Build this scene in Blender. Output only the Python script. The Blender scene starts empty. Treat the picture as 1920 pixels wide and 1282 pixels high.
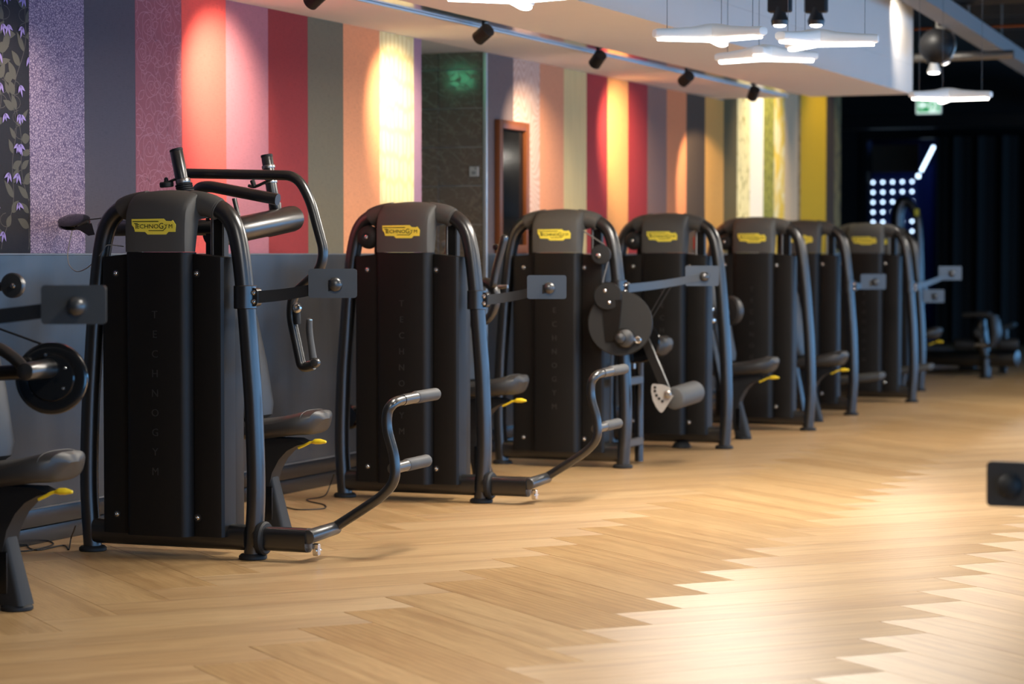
import bpy, bmesh, math, random
from mathutils import Vector, Matrix
random.seed(7)
S = bpy.context.scene
COL = S.collection

# ------------------------------------------------------------------ camera
CAM = Vector((0.0, -5.795, 1.25)); TH = math.radians(21.862); PITCH = math.radians(2.085); FPX = 4533.0
cd = bpy.data.cameras.new('camera'); cam = bpy.data.objects.new('camera', cd); COL.objects.link(cam)
cam.location = CAM; cam.rotation_euler = (math.pi/2 - PITCH, 0, TH - math.pi/2)
cd.sensor_width = 36; cd.lens = 85; cd.clip_start = 0.1; cd.clip_end = 200
cd.dof.use_dof = True; cd.dof.focus_distance = 10.0; cd.dof.aperture_fstop = 2.6
S.camera = cam
S.cycles.max_bounces = 7

# ------------------------------------------------------------------ world, daylight, exposure
w = bpy.data.worlds.new('world'); S.world = w; w.use_nodes = True
bg = w.node_tree.nodes['Background']; bg.inputs[0].default_value = (0.45, 0.65, 1.0, 1); bg.inputs[1].default_value = 0.1
S.view_settings.view_transform = 'Standard'; S.view_settings.look = 'None'
S.view_settings.gamma = 1; S.view_settings.exposure = 0.0; S.view_settings.use_curve_mapping = False
WINDOWS = [(x, x + 2.9) for x in (-3.8, -0.4, 3.0, 6.4, 9.8, 13.2, 16.6, 20.0, 23.4, 26.8, 30.2)]; WZ0, WZ1 = 0.12, 1.72
YR = -8.2                                   # the window wall across the aisle
def area(name, loc, rot, sx, sy, power, col, spread=math.pi):
    l = bpy.data.lights.new(name, 'AREA'); l.shape = 'RECTANGLE'; l.size = sx; l.size_y = sy
    l.energy = power; l.color = col; l.spread = spread
    o = bpy.data.objects.new(name, l); COL.objects.link(o); o.location = loc; o.rotation_euler = rot
    return o
for i, (a, b) in enumerate(WINDOWS):         # daylight falling in through each window
    area('daylight', ((a+b)/2, YR - 0.26, (WZ0+WZ1)/2), (-math.pi/2, 0, math.pi), b-a, WZ1-WZ0, 95, (0.20, 0.52, 1.0))
area('daylight', (34.35, -5.2, (WZ0+WZ1)/2), (0, math.pi/2, 0), WZ1-WZ0, 4.2, 70, (0.20, 0.52, 1.0))

# ------------------------------------------------------------------ helpers
def lin(c):
    return tuple(((v/255)/12.92 if v/255 <= 0.04045 else ((v/255+0.055)/1.055)**2.4) for v in c)
def ray(px, py):
    r, u, f = px-960, 641-py, FPX
    c, s = math.cos(PITCH), math.sin(PITCH)
    U = u*c - f*s; F = f*c + u*s
    return Vector((F*math.cos(TH)+r*math.sin(TH), F*math.sin(TH)-r*math.cos(TH), U))
def PX(px, py, x): d = ray(px, py); return CAM + d*((x-CAM.x)/d.x)
def PZ(px, py, z): d = ray(px, py); return CAM + d*((z-CAM.z)/d.z)
def PY(px, py, y): d = ray(px, py); return CAM + d*((y-CAM.y)/d.y)

class NT:
    def __init__(s, name):
        s.m = bpy.data.materials.new(name); s.m.use_nodes = True; s.t = s.m.node_tree
        s.b = s.t.nodes['Principled BSDF']
    def n(s, typ, **kw):
        nd = s.t.nodes.new(typ)
        for k, v in kw.items():
            if k.startswith('i_'):
                key = k[2:]; key = int(key) if key.isdigit() else key.replace('_', ' ')
                nd.inputs[key].default_value = v
            else: setattr(nd, k, v)
        return nd
    def l(s, a, b): s.t.links.new(a, b)
    def mix(s, fac, a, b):
        nd = s.t.nodes.new('ShaderNodeMix'); nd.data_type = 'RGBA'
        for sock, v in ((nd.inputs[0], fac), (nd.inputs[6], a), (nd.inputs[7], b)):
            if hasattr(v, 'is_output'): s.l(v, sock)
            else: sock.default_value = v if isinstance(v, (int, float)) else (*v[:3], 1)
        return nd.outputs[2]
    def ramp(s, src, *stops):
        nd = s.t.nodes.new('ShaderNodeValToRGB'); e = nd.color_ramp.elements
        e[0].position, e[0].color = stops[0][0], (*[stops[0][1]]*3, 1)
        e[1].position, e[1].color = stops[1][0], (*[stops[1][1]]*3, 1)
        s.l(src, nd.inputs[0]); return nd.outputs[0]
    def bump(s, src, strength, dist=0.002):
        nd = s.n('ShaderNodeBump'); nd.inputs['Strength'].default_value = strength; nd.inputs['Distance'].default_value = dist
        s.l(src, nd.inputs['Height']); s.l(nd.outputs[0], s.b.inputs['Normal'])
    def coord(s, scale=(1, 1, 1), kind='Object'):
        c = s.n('ShaderNodeTexCoord'); m = s.n('ShaderNodeMapping'); m.inputs['Scale'].default_value = scale
        s.l(c.outputs[kind], m.inputs[0]); return m.outputs[0]
    def noise(s, vec, scale, detail=2, rough=0.5, dist=0.0):
        nd = s.n('ShaderNodeTexNoise'); nd.inputs['Scale'].default_value = scale; nd.inputs['Detail'].default_value = detail
        nd.inputs['Roughness'].default_value = rough; nd.inputs['Distortion'].default_value = dist
        s.l(vec, nd.inputs['Vector']); return nd.outputs[0]

MATS = {}
def mat(name, col, rough=0.5, metal=0.0, spec=0.5, grain=0.0, gscale=400, coat=0.0, var=0.0):
    if name in MATS: return MATS[name]
    t = NT(name); b = t.b
    b.inputs['Base Color'].default_value = (*col, 1); b.inputs['Roughness'].default_value = rough
    b.inputs['Metallic'].default_value = metal; b.inputs['Specular IOR Level'].default_value = spec
    b.inputs['Coat Weight'].default_value = coat
    v = t.coord()
    if grain: t.bump(t.noise(v, gscale, 2), grain, 0.001)
    nz = t.noise(v, 6, 4)
    t.l(t.mix(nz, tuple(c*(1-var) for c in col), tuple(min(1, c*(1+var)) for c in col)), b.inputs['Base Color'])
    MATS[name] = t.m; return t.m
def emit(name, col, strength):
    if name in MATS: return MATS[name]
    t = NT(name); t.b.inputs['Base Color'].default_value = (*col, 1)
    t.b.inputs['Emission Color'].default_value = (*col, 1); t.b.inputs['Emission Strength'].default_value = strength
    MATS[name] = t.m; return t.m

TUBE = mat('black powder coat', (0.010, 0.0095, 0.009), 0.30, 0.0, 1.0, 0.06, 900, var=0.1)
SHROUD = mat('black shroud plastic', (0.0070, 0.0060, 0.0050), 0.48, 0, 0.30, 0.15, 700, var=0.15)
HOOD = mat('charcoal soft hood', (0.075, 0.071, 0.063), 0.62, 0, 0.35, 0.2, 900, var=0.05)
RUBBER = mat('black rubber', (0.013, 0.013, 0.013), 0.6, 0, 0.35, 0.2, 500)
GRIP = mat('grey rubber grip', (0.06, 0.06, 0.058), 0.6, 0, 0.4, 0.3, 600)
LEATHER = mat('black upholstery', (0.024, 0.023, 0.022), 0.45, 0, 0.5, 0.35, 350, var=0.2)
GLOSS = mat('glossy black plastic', (0.006, 0.006, 0.006), 0.12, 0, 0.6)
CHROME = mat('chrome', (0.75, 0.74, 0.72), 0.18, 1.0)
STEEL = mat('brushed steel', (0.38, 0.36, 0.33), 0.35, 1.0)
PLATE = mat('grey graduated plate', (0.42, 0.40, 0.37), 0.45, 0.3)
YELLOW = mat('signal yellow', lin((240, 205, 40)), 0.4)
LOGOY = mat('logo yellow', lin((255, 232, 80)), 0.5)
LOGOK = mat('logo black', (0.02, 0.018, 0.01), 0.5)
EMBOSS = mat('embossed letter plastic', (0.030, 0.027, 0.024), 0.35, 0, 0.6)
CONSOLE = mat('console back plastic', (0.018, 0.020, 0.022), 0.34, 0, 1.0, 0.1, 800)
WIRE = mat('wire', (0.25, 0.24, 0.22), 0.4, 0.6)
CABLEK = mat('black cable', (0.015, 0.015, 0.015), 0.5)
BLACKMETAL = mat('matt black metal', (0.012, 0.012, 0.012), 0.5)
WHITEPL = mat('white plastic', (0.75, 0.75, 0.75), 0.35)
PLASTER = mat('white plaster', (0.86, 0.80, 0.74), 0.8, grain=0.1, gscale=150, var=0.02)

class MB:
    def __init__(s): s.bm = bmesh.new(); s.mi = 0
    def poly(s, vs, fs):
        o = [s.bm.verts.new(v) for v in vs]
        for f in fs:
            try: s.bm.faces.new([o[i] for i in f]).material_index = s.mi
            except ValueError: pass
        return s
    def box(s, c, size, bev=0.0, seg=2, rot=None):
        b = bmesh.new(); bmesh.ops.create_cube(b, size=1)
        bmesh.ops.scale(b, vec=size, verts=b.verts)
        if bev: bmesh.ops.bevel(b, geom=b.edges[:], offset=bev, segments=seg, profile=0.6, affect='EDGES')
        if rot is not None: bmesh.ops.rotate(b, matrix=rot, verts=b.verts)
        bmesh.ops.translate(b, vec=Vector(c), verts=b.verts)
        b.verts.index_update()
        s.poly([v.co.copy() for v in b.verts], [[v.index for v in f.verts] for f in b.faces]); b.free(); return s
    def ring(s, c, x, y, r, n, ry=None):
        ry = r if ry is None else ry
        return [c + x*(math.cos(2*math.pi*i/n)*r) + y*(math.sin(2*math.pi*i/n)*ry) for i in range(n)]
    def rings(s, rs, cap=True):
        n = len(rs[0]); vs = [v for r in rs for v in r]; fs = []
        for k in range(len(rs)-1):
            for i in range(n):
                j = (i+1) % n; fs.append((k*n+i, k*n+j, (k+1)*n+j, (k+1)*n+i))
        if cap: fs += [tuple(reversed(range(n))), tuple(range((len(rs)-1)*n, len(rs)*n))]
        return s.poly(vs, fs)
    def axes(s, d):
        d = Vector(d).normalized(); a = Vector((0, 0, 1)) if abs(d.z) < 0.9 else Vector((1, 0, 0))
        x = a.cross(d).normalized(); return x, d.cross(x)
    def lathe(s, o, d, prof, n=28):
        o = Vector(o); d = Vector(d).normalized(); x, y = s.axes(d)
        return s.rings([s.ring(o + d*h, x, y, max(r, 1e-4), n) for r, h in prof])
    def cyl(s, a, b, r, r2=None, n=24, bev=0.0):
        a = Vector(a); b = Vector(b); L = (b-a).length; r2 = r if r2 is None else r2
        p = [(r, 0), (r2, L)] if not bev else [(r-bev, 0), (r-bev*.3, bev*.3), (r, bev), (r2, L-bev), (r2-bev*.3, L-bev*.3), (r2-bev, L)]
        return s.lathe(a, b-a, p, n)
    def tube(s, pts, r, n=16, sub=6, rad=None, round_end=False):
        P = [Vector(p) for p in pts]; Q = []; R = []
        rr = rad if rad else [r]*len(P)
        if sub and len(P) > 2:
            for i in range(len(P)-1):
                p0 = P[i-1] if i else P[0]*2-P[1]; p1, p2 = P[i], P[i+1]; p3 = P[i+2] if i+2 < len(P) else P[-1]*2-P[-2]
                for k in range(sub):
                    t = k/sub
                    Q.append(0.5*((2*p1)+(p2-p0)*t+(2*p0-5*p1+4*p2-p3)*t*t+(3*p1-p0-3*p2+p3)*t**3)); R.append(rr[i]*(1-t)+rr[i+1]*t)
            Q.append(P[-1]); R.append(rr[-1])
        else: Q = P; R = list(rr)
        tang = [(Q[min(i+1, len(Q)-1)]-Q[max(i-1, 0)]).normalized() for i in range(len(Q))]
        x, y = s.axes(tang[0]); out = []
        if round_end:
            for a in (80, 55, 28): out.append(s.ring(Q[0]-tang[0]*R[0]*.6*math.sin(math.radians(a)), x, y, R[0]*math.cos(math.radians(a)), n))
        for i, q in enumerate(Q):
            if i:
                x = (x - tang[i]*x.dot(tang[i])).normalized(); y = tang[i].cross(x)
            out.append(s.ring(q, x, y, R[i], n))
        if round_end:
            for a in (28, 55, 80): out.append(s.ring(Q[-1]+tang[-1]*R[-1]*.6*math.sin(math.radians(a)), x, y, R[-1]*math.cos(math.radians(a)), n))
        return s.rings(out)
    def fillet(s, pts, r, cr, n=16):
        P = [Vector(p) for p in pts]; Q = [P[0]]
        for i in range(1, len(P)-1):
            a = (P[i-1]-P[i]); b = (P[i+1]-P[i]); c = min(cr, a.length*.48, b.length*.48)
            p0 = P[i]+a.normalized()*c; p2 = P[i]+b.normalized()*c
            for k in range(7):
                t = k/6; Q.append(p0*(1-t)**2+P[i]*2*t*(1-t)+p2*t*t)
        Q.append(P[-1]); return s.tube(Q, r, n, sub=0)
    def prism(s, poly, depth, M=None):
        """2-D outline (counter-clockwise) in the XY plane pulled along +Z, then moved by M"""
        n = len(poly); M = M or Matrix.Identity(4)
        vs = [M @ Vector((x, y, 0)) for x, y in poly] + [M @ Vector((x, y, depth)) for x, y in poly]
        fs = [tuple(reversed(range(n))), tuple(range(n, 2*n))] + [(i, (i+1) % n, n+(i+1) % n, n+i) for i in range(n)]
        return s.poly(vs, fs)
    def mesh(s, name, mats, angle=35):
        me = bpy.data.meshes.new(name); bmesh.ops.recalc_face_normals(s.bm, faces=s.bm.faces)
        s.bm.to_mesh(me); s.bm.free()
        for m in (mats if isinstance(mats, (list, tuple)) else [mats]): me.materials.append(m)
        for p in me.polygons: p.use_smooth = True
        me.set_sharp_from_angle(angle=math.radians(angle)); return me

def link(name, me, parent=None, loc=(0, 0, 0)):
    o = bpy.data.objects.new(name, me); COL.objects.link(o); o.location = loc
    if parent: o.parent = parent
    return o
def obj(name, mb, m, parent=None, loc=(0, 0, 0), angle=35): return link(name, mb.mesh(name, m, angle), parent, loc)
CACHE = {}
def part(name, key, fn, m, parent, loc=(0, 0, 0), angle=35):
    if key not in CACHE: CACHE[key] = fn().mesh(name, m, angle)
    return link(name, CACHE[key], parent, loc)
def tag(o, label=None, cat=None, group=None, kind=None):
    if label: o['label'] = label
    if cat: o['category'] = cat
    if group: o['group'] = group
    if kind: o['kind'] = kind
    return o
def empty(name, loc): o = bpy.data.objects.new(name, None); COL.objects.link(o); o.location = loc; o.empty_display_size = 0.1; return o
def rrect(w, h, r, n=5):
    out = []
    for cx, cy, a0 in ((w/2-r, h/2-r, 0), (-w/2+r, h/2-r, 90), (-w/2+r, -h/2+r, 180), (w/2-r, -h/2+r, 270)):
        for k in range(n+1):
            a = math.radians(a0+90*k/n); out.append((cx+r*math.cos(a), cy+r*math.sin(a)))
    return out
# a frame that shows a flat outline to the camera side: X -> screen right (-y), Y -> up, Z -> towards the camera side (-x)
FRONT = Matrix(((0, 0, -1, 0), (-1, 0, 0, 0), (0, 1, 0, 0), (0, 0, 0, 1)))
def front(x, y, z): return Matrix.Translation((x, y, z)) @ FRONT
TXT = {}
def text_geo(s, size, ext=0.0, align='CENTER'):
    k = (s, size, ext, align)
    if k not in TXT:
        c = bpy.data.curves.new('t', 'FONT'); c.body = s; c.size = size; c.extrude = ext; c.align_x = align; c.align_y = 'BOTTOM_BASELINE'; c.resolution_u = 3
        o = bpy.data.objects.new('t', c); COL.objects.link(o); bpy.context.view_layer.update()
        me = bpy.data.meshes.new_from_object(o.evaluated_get(bpy.context.evaluated_depsgraph_get()))
        TXT[k] = ([v.co.copy() for v in me.vertices], [tuple(p.vertices) for p in me.polygons])
        bpy.data.objects.remove(o); bpy.data.curves.remove(c); bpy.data.meshes.remove(me)
    return TXT[k]
def add_text(mb, s, size, M, ext=0.0, sx=1.0, align='CENTER'):
    vs, fs = text_geo(s, size, ext, align)
    mb.poly([M @ Vector((v.x*sx, v.y, v.z)) for v in vs], fs)
def cushion(mb, secs, n=20, e=3.2):
    """rounded pad: sections (centre, half-vector a, half-vector b)"""
    rs = []
    for c, a, b in secs:
        c = Vector(c); a = Vector(a); b = Vector(b); r = []
        for i in range(n):
            t = 2*math.pi*i/n; ct, st = math.cos(t), math.sin(t)
            r.append(c + a*(math.copysign(abs(ct)**(2/e), ct)) + b*(math.copysign(abs(st)**(2/e), st)))
        rs.append(r)
    mb.rings(rs); return mb

# ------------------------------------------------------------------ the setting: floor of herringbone planks
CEIL = 3.7; SOF = 2.507; XE = 34.0
def wood():
    t = NT('oak plank'); b = t.b
    uv = t.n('ShaderNodeUVMap'); oi = t.n('ShaderNodeObjectInfo'); at = t.n('ShaderNodeAttribute'); at.attribute_name = 'tone'
    add = t.n('ShaderNodeMath', operation='ADD'); t.l(oi.outputs['Random'], add.inputs[0]); t.l(at.outputs['Fac'], add.inputs[1])
    fr = t.n('ShaderNodeMath', operation='FRACT'); t.l(add.outputs[0], fr.inputs[0])
    off = t.n('ShaderNodeMath', operation='MULTIPLY', i_1=37.0); t.l(fr.outputs[0], off.inputs[0])
    cx = t.n('ShaderNodeCombineXYZ'); t.l(off.outputs[0], cx.inputs[2])
    va = t.n('ShaderNodeVectorMath', operation='ADD'); t.l(uv.outputs[0], va.inputs[0]); t.l(cx.outputs[0], va.inputs[1])
    m1 = t.n('ShaderNodeMapping'); m1.inputs['Scale'].default_value = (1.6, 16, 1); t.l(va.outputs[0], m1.inputs[0])
    m2 = t.n('ShaderNodeMapping'); m2.inputs['Scale'].default_value = (6, 150, 1); t.l(va.outputs[0], m2.inputs[0])
    g1 = t.noise(m1.outputs[0], 1.0, 5, 0.6, 1.2); g2 = t.noise(m2.outputs[0], 1.0, 3, 0.6)
    wv = t.n('ShaderNodeTexWave'); wv.wave_type = 'RINGS'; wv.inputs['Scale'].default_value = 1.3; wv.inputs['Distortion'].default_value = 3.0; wv.inputs['Detail'].default_value = 2
    m3 = t.n('ShaderNodeMapping'); m3.inputs['Scale'].default_value = (0.9, 9, 1); t.l(va.outputs[0], m3.inputs[0]); t.l(m3.outputs[0], wv.inputs[0])
    A, B, C = lin((188, 154, 107)), lin((158, 122, 80)), lin((206, 177, 132))
    c = t.mix(t.ramp(g1, (0.3, 0), (0.8, 0.8)), A, B)
    c = t.mix(fr.outputs[0], c, t.mix(0.3, c, C))
    f2 = t.n('ShaderNodeMath', operation='MULTIPLY', i_1=0.5); t.l(t.ramp(g2, (0.45, 0), (0.75, 1)), f2.inputs[0])
    c = t.mix(f2.outputs[0], c, lin((128, 94, 58)))
    f3 = t.n('ShaderNodeMath', operation='MULTIPLY', i_1=0.24); t.l(t.ramp(wv.outputs[1], (0.55, 0), (0.9, 1)), f3.inputs[0])
    c = t.mix(f3.outputs[0], c, lin((120, 86, 52)))
    t.l(c, b.inputs['Base Color'])
    b.inputs['Roughness'].default_value = 0.40; b.inputs['Specular IOR Level'].default_value = 0.5
    b.inputs['Anisotropic'].default_value = 0.6; b.inputs['Anisotropic Rotation'].default_value = 0.25
    tn = t.n('ShaderNodeTangent'); tn.direction_type = 'UV_MAP'; t.l(tn.outputs[0], b.inputs['Tangent'])
    t.bump(g2, 0.25, 0.0012)
    return t.m
WOOD = wood()
floor = tag(obj('floor', MB().box((16.0, -3.5, -0.054), (40.5, 15.0, 0.10)), mat('dark subfloor', (0.10, 0.07, 0.045), 0.7)), 'pale oak herringbone plank floor of the gym', kind='structure')
PL, PW = 1.28, 0.2757; AX = math.radians(2.95)
e1 = Vector((math.cos(AX), math.sin(AX))); e2 = Vector((math.sin(AX), -math.cos(AX)))
dA = (e1+e2)/math.sqrt(2); dB = (e1-e2)/math.sqrt(2); O = Vector((9.35, -2.22)) - dA*PL
def plank_geo(poly, uvs, z0=0.0):
    """chamfered plank from a convex outline: top, chamfer and side faces"""
    n = len(poly); c = sum(poly, Vector((0, 0)))/n; ins = []
    for p in poly: d = (c-p); ins.append(p + d.normalized()*0.0022)
    vs = [(p.x, p.y, z0) for p in ins] + [(p.x, p.y, z0-0.0012) for p in poly] + [(p.x, p.y, z0-0.006) for p in poly]
    fs = [tuple(range(n))] + [(i+n, (i+1) % n + n, (i+1) % n, i) for i in range(n)] + [(i+2*n, (i+1) % n+2*n, (i+1) % n+n, i+n) for i in range(n)]
    return vs, fs, uvs*3
def clip(poly, uvs, ymax):
    out, uo = [], []
    for i in range(len(poly)):
        a, b = poly[i], poly[(i+1) % len(poly)]; ua, ub = uvs[i], uvs[(i+1) % len(poly)]
        if a.y <= ymax: out.append(a); uo.append(ua)
        if (a.y <= ymax) != (b.y <= ymax):
            t = (ymax-a.y)/(b.y-a.y); out.append(a.lerp(b, t)); uo.append(ua.lerp(ub, t))
    return out, uo
planks = []
g = 0.0007
for col in range(-5, 9):
    for k in range(-110, 130):
        for kind in (0, 1):
            k0 = k*PW
            if kind == 0: p0, q0, lp, lq = k0+col*PL, k0-col*PL, PL, PW
            else: p0, q0, lp, lq = k0+PL+col*PL, k0+PW-PL-col*PL, PW, PL
            cor = [(p0+g, q0+g), (p0+lp-g, q0+g), (p0+lp-g, q0+lq-g), (p0+g, q0+lq-g)]
            W = [O + dA*p + dB*q for p, q in cor]; c = (W[0]+W[2])/2
            if not (2.5 < c.x < 34.3 and -9.8 < c.y < 4.2): continue
            if c.x < 22.6 and min(v.y for v in W) > -0.02: continue
            uv = [Vector((p-p0, q-q0)) if kind == 0 else Vector((q-q0, -(p-p0))) for p, q in cor]
            planks.append((W, uv, c, kind))
def inframe(c):
    d = Vector((c.x, c.y, 0)) - CAM
    F = d.x*math.cos(TH)+d.y*math.sin(TH); R = d.x*math.sin(TH)-d.y*math.cos(TH)
    if F < 1: return 1e9
    px = 960+FPX*R/F; py = 641 - FPX*math.tan(math.atan2(d.z, F)+PITCH)
    return F if (-120 < px < 2040 and py < 1370) else 1e9
planks.sort(key=lambda p: inframe(p[2]))
PME = {}
def plank_mesh(vs, fs, uv, tone=None):
    me = bpy.data.meshes.new('plank'); me.from_pydata([tuple(v) for v in vs], [], fs); me.materials.append(WOOD)
    ul = me.uv_layers.new(name='UVMap')
    for lp in me.loops: ul.data[lp.index].uv = uv[lp.vertex_index]
    if tone is not None:
        at = me.attributes.new('tone', 'FLOAT', 'FACE')
        for i, v in enumerate(tone): at.data[i].value = v
    return me
big_v, big_f, big_uv, big_t = [], [], [], []
for i, (W, uv, c, kind) in enumerate(planks):
    cut = c.x < 22.6 and max(v.y for v in W) > -0.004
    if i < 300 and inframe(c) < 1e8:
        if cut:
            P2, U2 = clip(W, uv, -0.004); vs, fs, uu = plank_geo([p-c for p in P2], U2); me = plank_mesh(vs, fs, uu)
        else:
            if kind not in PME:
                vs, fs, uu = plank_geo([p-c for p in W], uv); PME[kind] = plank_mesh(vs, fs, uu)
            me = PME[kind]
        link('plank', me, floor, (c.x, c.y, 0))
    else:
        P2, U2 = clip(W, uv, -0.004) if cut else (W, uv)
        if len(P2) < 3: continue
        vs, fs, uu = plank_geo(P2, U2); b0 = len(big_v)
        big_v += vs; big_f += [tuple(x+b0 for x in f) for f in fs]; big_uv += uu; r = random.random(); big_t += [r]*len(fs)
tag(link('planks_beyond', plank_mesh(big_v, big_f, big_uv, big_t), floor), kind='stuff')

# ------------------------------------------------------------------ left wall with wallpaper strips, wainscot, corridor opening
wallm = mat('painted wall', (0.35, 0.33, 0.30), 0.8)
CX0, CX1 = 13.01, 13.99
wl = MB()
wl.box((4.9, 0.10, CEIL/2), (16.22, 0.20, CEIL)); wl.box((18.495, 0.10, CEIL/2), (9.01, 0.20, CEIL)); wl.box((13.5, 0.10, 3.13), (0.98, 0.20, 1.14))
wall_left = tag(obj('wall_left', wl, wallm), 'long wall covered in vertical wallpaper strips of many colours', kind='structure')

def paper(name, col, fn=None, rough=0.75, weave=0.12):
    t = NT(name); b = t.b; b.inputs['Roughness'].default_value = rough; b.inputs['Specular IOR Level'].default_value = 0.3
    v = t.coord()
    c = lin(col)
    if fn: t.l(fn(t, v, c), b.inputs['Base Color'])
    else:
        vx = t.coord((400, 400, 25)); vz = t.coord((25, 25, 400))
        a = t.noise(vx, 1, 2); d = t.noise(vz, 1, 2)
        m = t.n('ShaderNodeMath', operation='ADD'); t.l(a, m.inputs[0]); t.l(d, m.inputs[1])
        t.l(t.mix(t.ramp(m.outputs[0], (0.75, 0), (1.25, 1)), tuple(x*(1-weave) for x in c), tuple(min(1, x*(1+weave)) for x in c)), b.inputs['Base Color'])
        t.bump(m.outputs[0], 0.15, 0.0008)
    return t.m
def p_floral(t, v, c):
    nz = t.noise(v, 30, 3); vm = t.n('ShaderNodeVectorMath', operation='MULTIPLY_ADD'); t.l(v, vm.inputs[0]); vm.inputs[1].default_value = (1, 1, 1)
    sc = t.n('ShaderNodeVectorMath', operation='SCALE'); sc.inputs['Scale'].default_value = 0.02
    cb = t.n('ShaderNodeCombineXYZ'); t.l(nz, cb.inputs[0]); t.l(nz, cb.inputs[2]); t.l(cb.outputs[0], sc.inputs[0]); t.l(sc.outputs[0], vm.inputs[2])
    vo = t.n('ShaderNodeTexVoronoi', feature='DISTANCE_TO_EDGE'); vo.inputs['Scale'].default_value = 85; t.l(vm.outputs[0], vo.inputs['Vector'])
    vo2 = t.n('ShaderNodeTexVoronoi', feature='F1'); vo2.inputs['Scale'].default_value = 38; t.l(vm.outputs[0], vo2.inputs['Vector'])
    d1 = t.mix(t.ramp(vo.outputs[0], (0.05, 0), (0.22, 1)), lin((92, 80, 112)), c)
    rg = t.n('ShaderNodeMath', operation='SINE'); ml = t.n('ShaderNodeMath', operation='MULTIPLY', i_1=26.0); t.l(vo2.outputs[0], ml.inputs[0]); t.l(ml.outputs[0], rg.inputs[0])
    return t.mix(t.ramp(rg.outputs[0], (0.3, 0), (0.9, 0.5)), d1, lin((104, 92, 126)))
def p_ogee(t, v, c):
    m = t.n('ShaderNodeMapping'); m.inputs['Scale'].default_value = (17, 1, 7); t.l(v, m.inputs[0])
    vo = t.n('ShaderNodeTexVoronoi', feature='DISTANCE_TO_EDGE'); vo.inputs['Scale'].default_value = 1; vo.inputs['Randomness'].default_value = 0.35; t.l(m.outputs[0], vo.inputs['Vector'])
    return t.mix(t.ramp(vo.outputs[0], (0.06, 0), (0.22, 1)), lin((222, 202, 142)), c)
def p_swirl(t, v, c):
    m = t.n('ShaderNodeMapping'); m.inputs['Scale'].default_value = (2.2, 1, 1.0); t.l(v, m.inputs[0])
    wv = t.n('ShaderNodeTexWave'); wv.bands_direction = 'Z'; wv.inputs['Scale'].default_value = 6.5; wv.inputs['Distortion'].default_value = 26.0; wv.inputs['Detail'].default_value = 0.0; wv.inputs['Detail Scale'].default_value = 0.4
    t.l(m.outputs[0], wv.inputs[0])
    return t.mix(t.ramp(wv.outputs[1], (0.35, 0), (0.7, 1)), c, lin((210, 182, 166)))
def p_spots(dark, scale, lo, hi):
    def f(t, v, c):
        m = t.n('ShaderNodeMapping'); m.inputs['Scale'].default_value = (1.3, 1, 0.8); t.l(v, m.inputs[0])
        return t.mix(t.ramp(t.noise(m.outputs[0], scale, 4, 0.6, 0.6), (lo, 0), (hi, 1)), c, lin(dark))
    return f
def p_linen(t, v, c):
    vz = t.coord((60, 60, 3)); return t.mix(t.noise(vz, 1, 3), tuple(x*0.8 for x in c), tuple(min(1, x*1.15) for x in c))
STRIPS = [  # along-wall start, end, colour, pattern
 (6.66, 7.11, (60, 30, 40), None), (7.11, 7.55, (70, 66, 92), None), (7.55, 8.0, (48, 44, 60), None), (0.0, 6.66, (44, 40, 52), None), (8.0, 8.44, (70, 66, 92), None), (8.44, 8.88, (30, 31, 40), 'vine'), (8.88, 9.32, (172, 156, 178), p_floral), (9.32, 9.76, (72, 70, 82), None),  # strips before the vine one are unseen, added dark to darken the shroud reflections
 (9.76, 10.19, (136, 80, 92), 'rose'), (10.19, 10.63, (216, 86, 78), None), (10.63, 11.08, (164, 106, 116), None), (11.08, 11.53, (142, 48, 48), None),
 (11.53, 11.96, (110, 102, 82), None), (11.96, 12.43, (224, 150, 104), None), (12.43, 12.90, (236, 222, 170), p_ogee), (12.90, 13.01, (150, 118, 136), None),
 (13.99, 14.46, (108, 94, 92), None), (14.46, 14.93, (196, 160, 142), p_swirl), (14.93, 15.38, (208, 142, 104), None), (15.38, 15.83, (216, 192, 136), p_linen),
 (15.83, 16.26, (158, 50, 50), None), (16.26, 16.71, (228, 158, 92), None), (16.71, 17.15, (156, 48, 48), None), (17.15, 17.61, (134, 102, 90), None),
 (17.61, 18.10, (206, 128, 82), None), (18.10, 18.59, (72, 58, 44), None), (18.59, 19.10, (206, 152, 76), None), (19.10, 19.49, (96, 82, 48), None),
 (19.49, 19.87, (232, 218, 160), p_spots((140, 122, 40), 14, 0.56, 0.64)), (19.87, 20.28, (236, 226, 205), None), (20.28, 20.62, (150, 146, 62), p_spots((84, 86, 34), 22, 0.5, 0.6)),
 (20.62, 20.97, (222, 186, 70), p_spots((226, 212, 160), 5, 0.45, 0.55)), (20.97, 21.42, (204, 176, 140), None), (21.42, 21.51, (160, 130, 90), p_spots((110, 80, 50), 14, 0.5, 0.6)),
 (21.51, 22.44, (204, 160, 12), None), (22.44, 22.75, (58, 42, 24), None), (22.75, 23.0, (112, 100, 60), p_spots((70, 60, 36), 10, 0.5, 0.6))]
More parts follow.
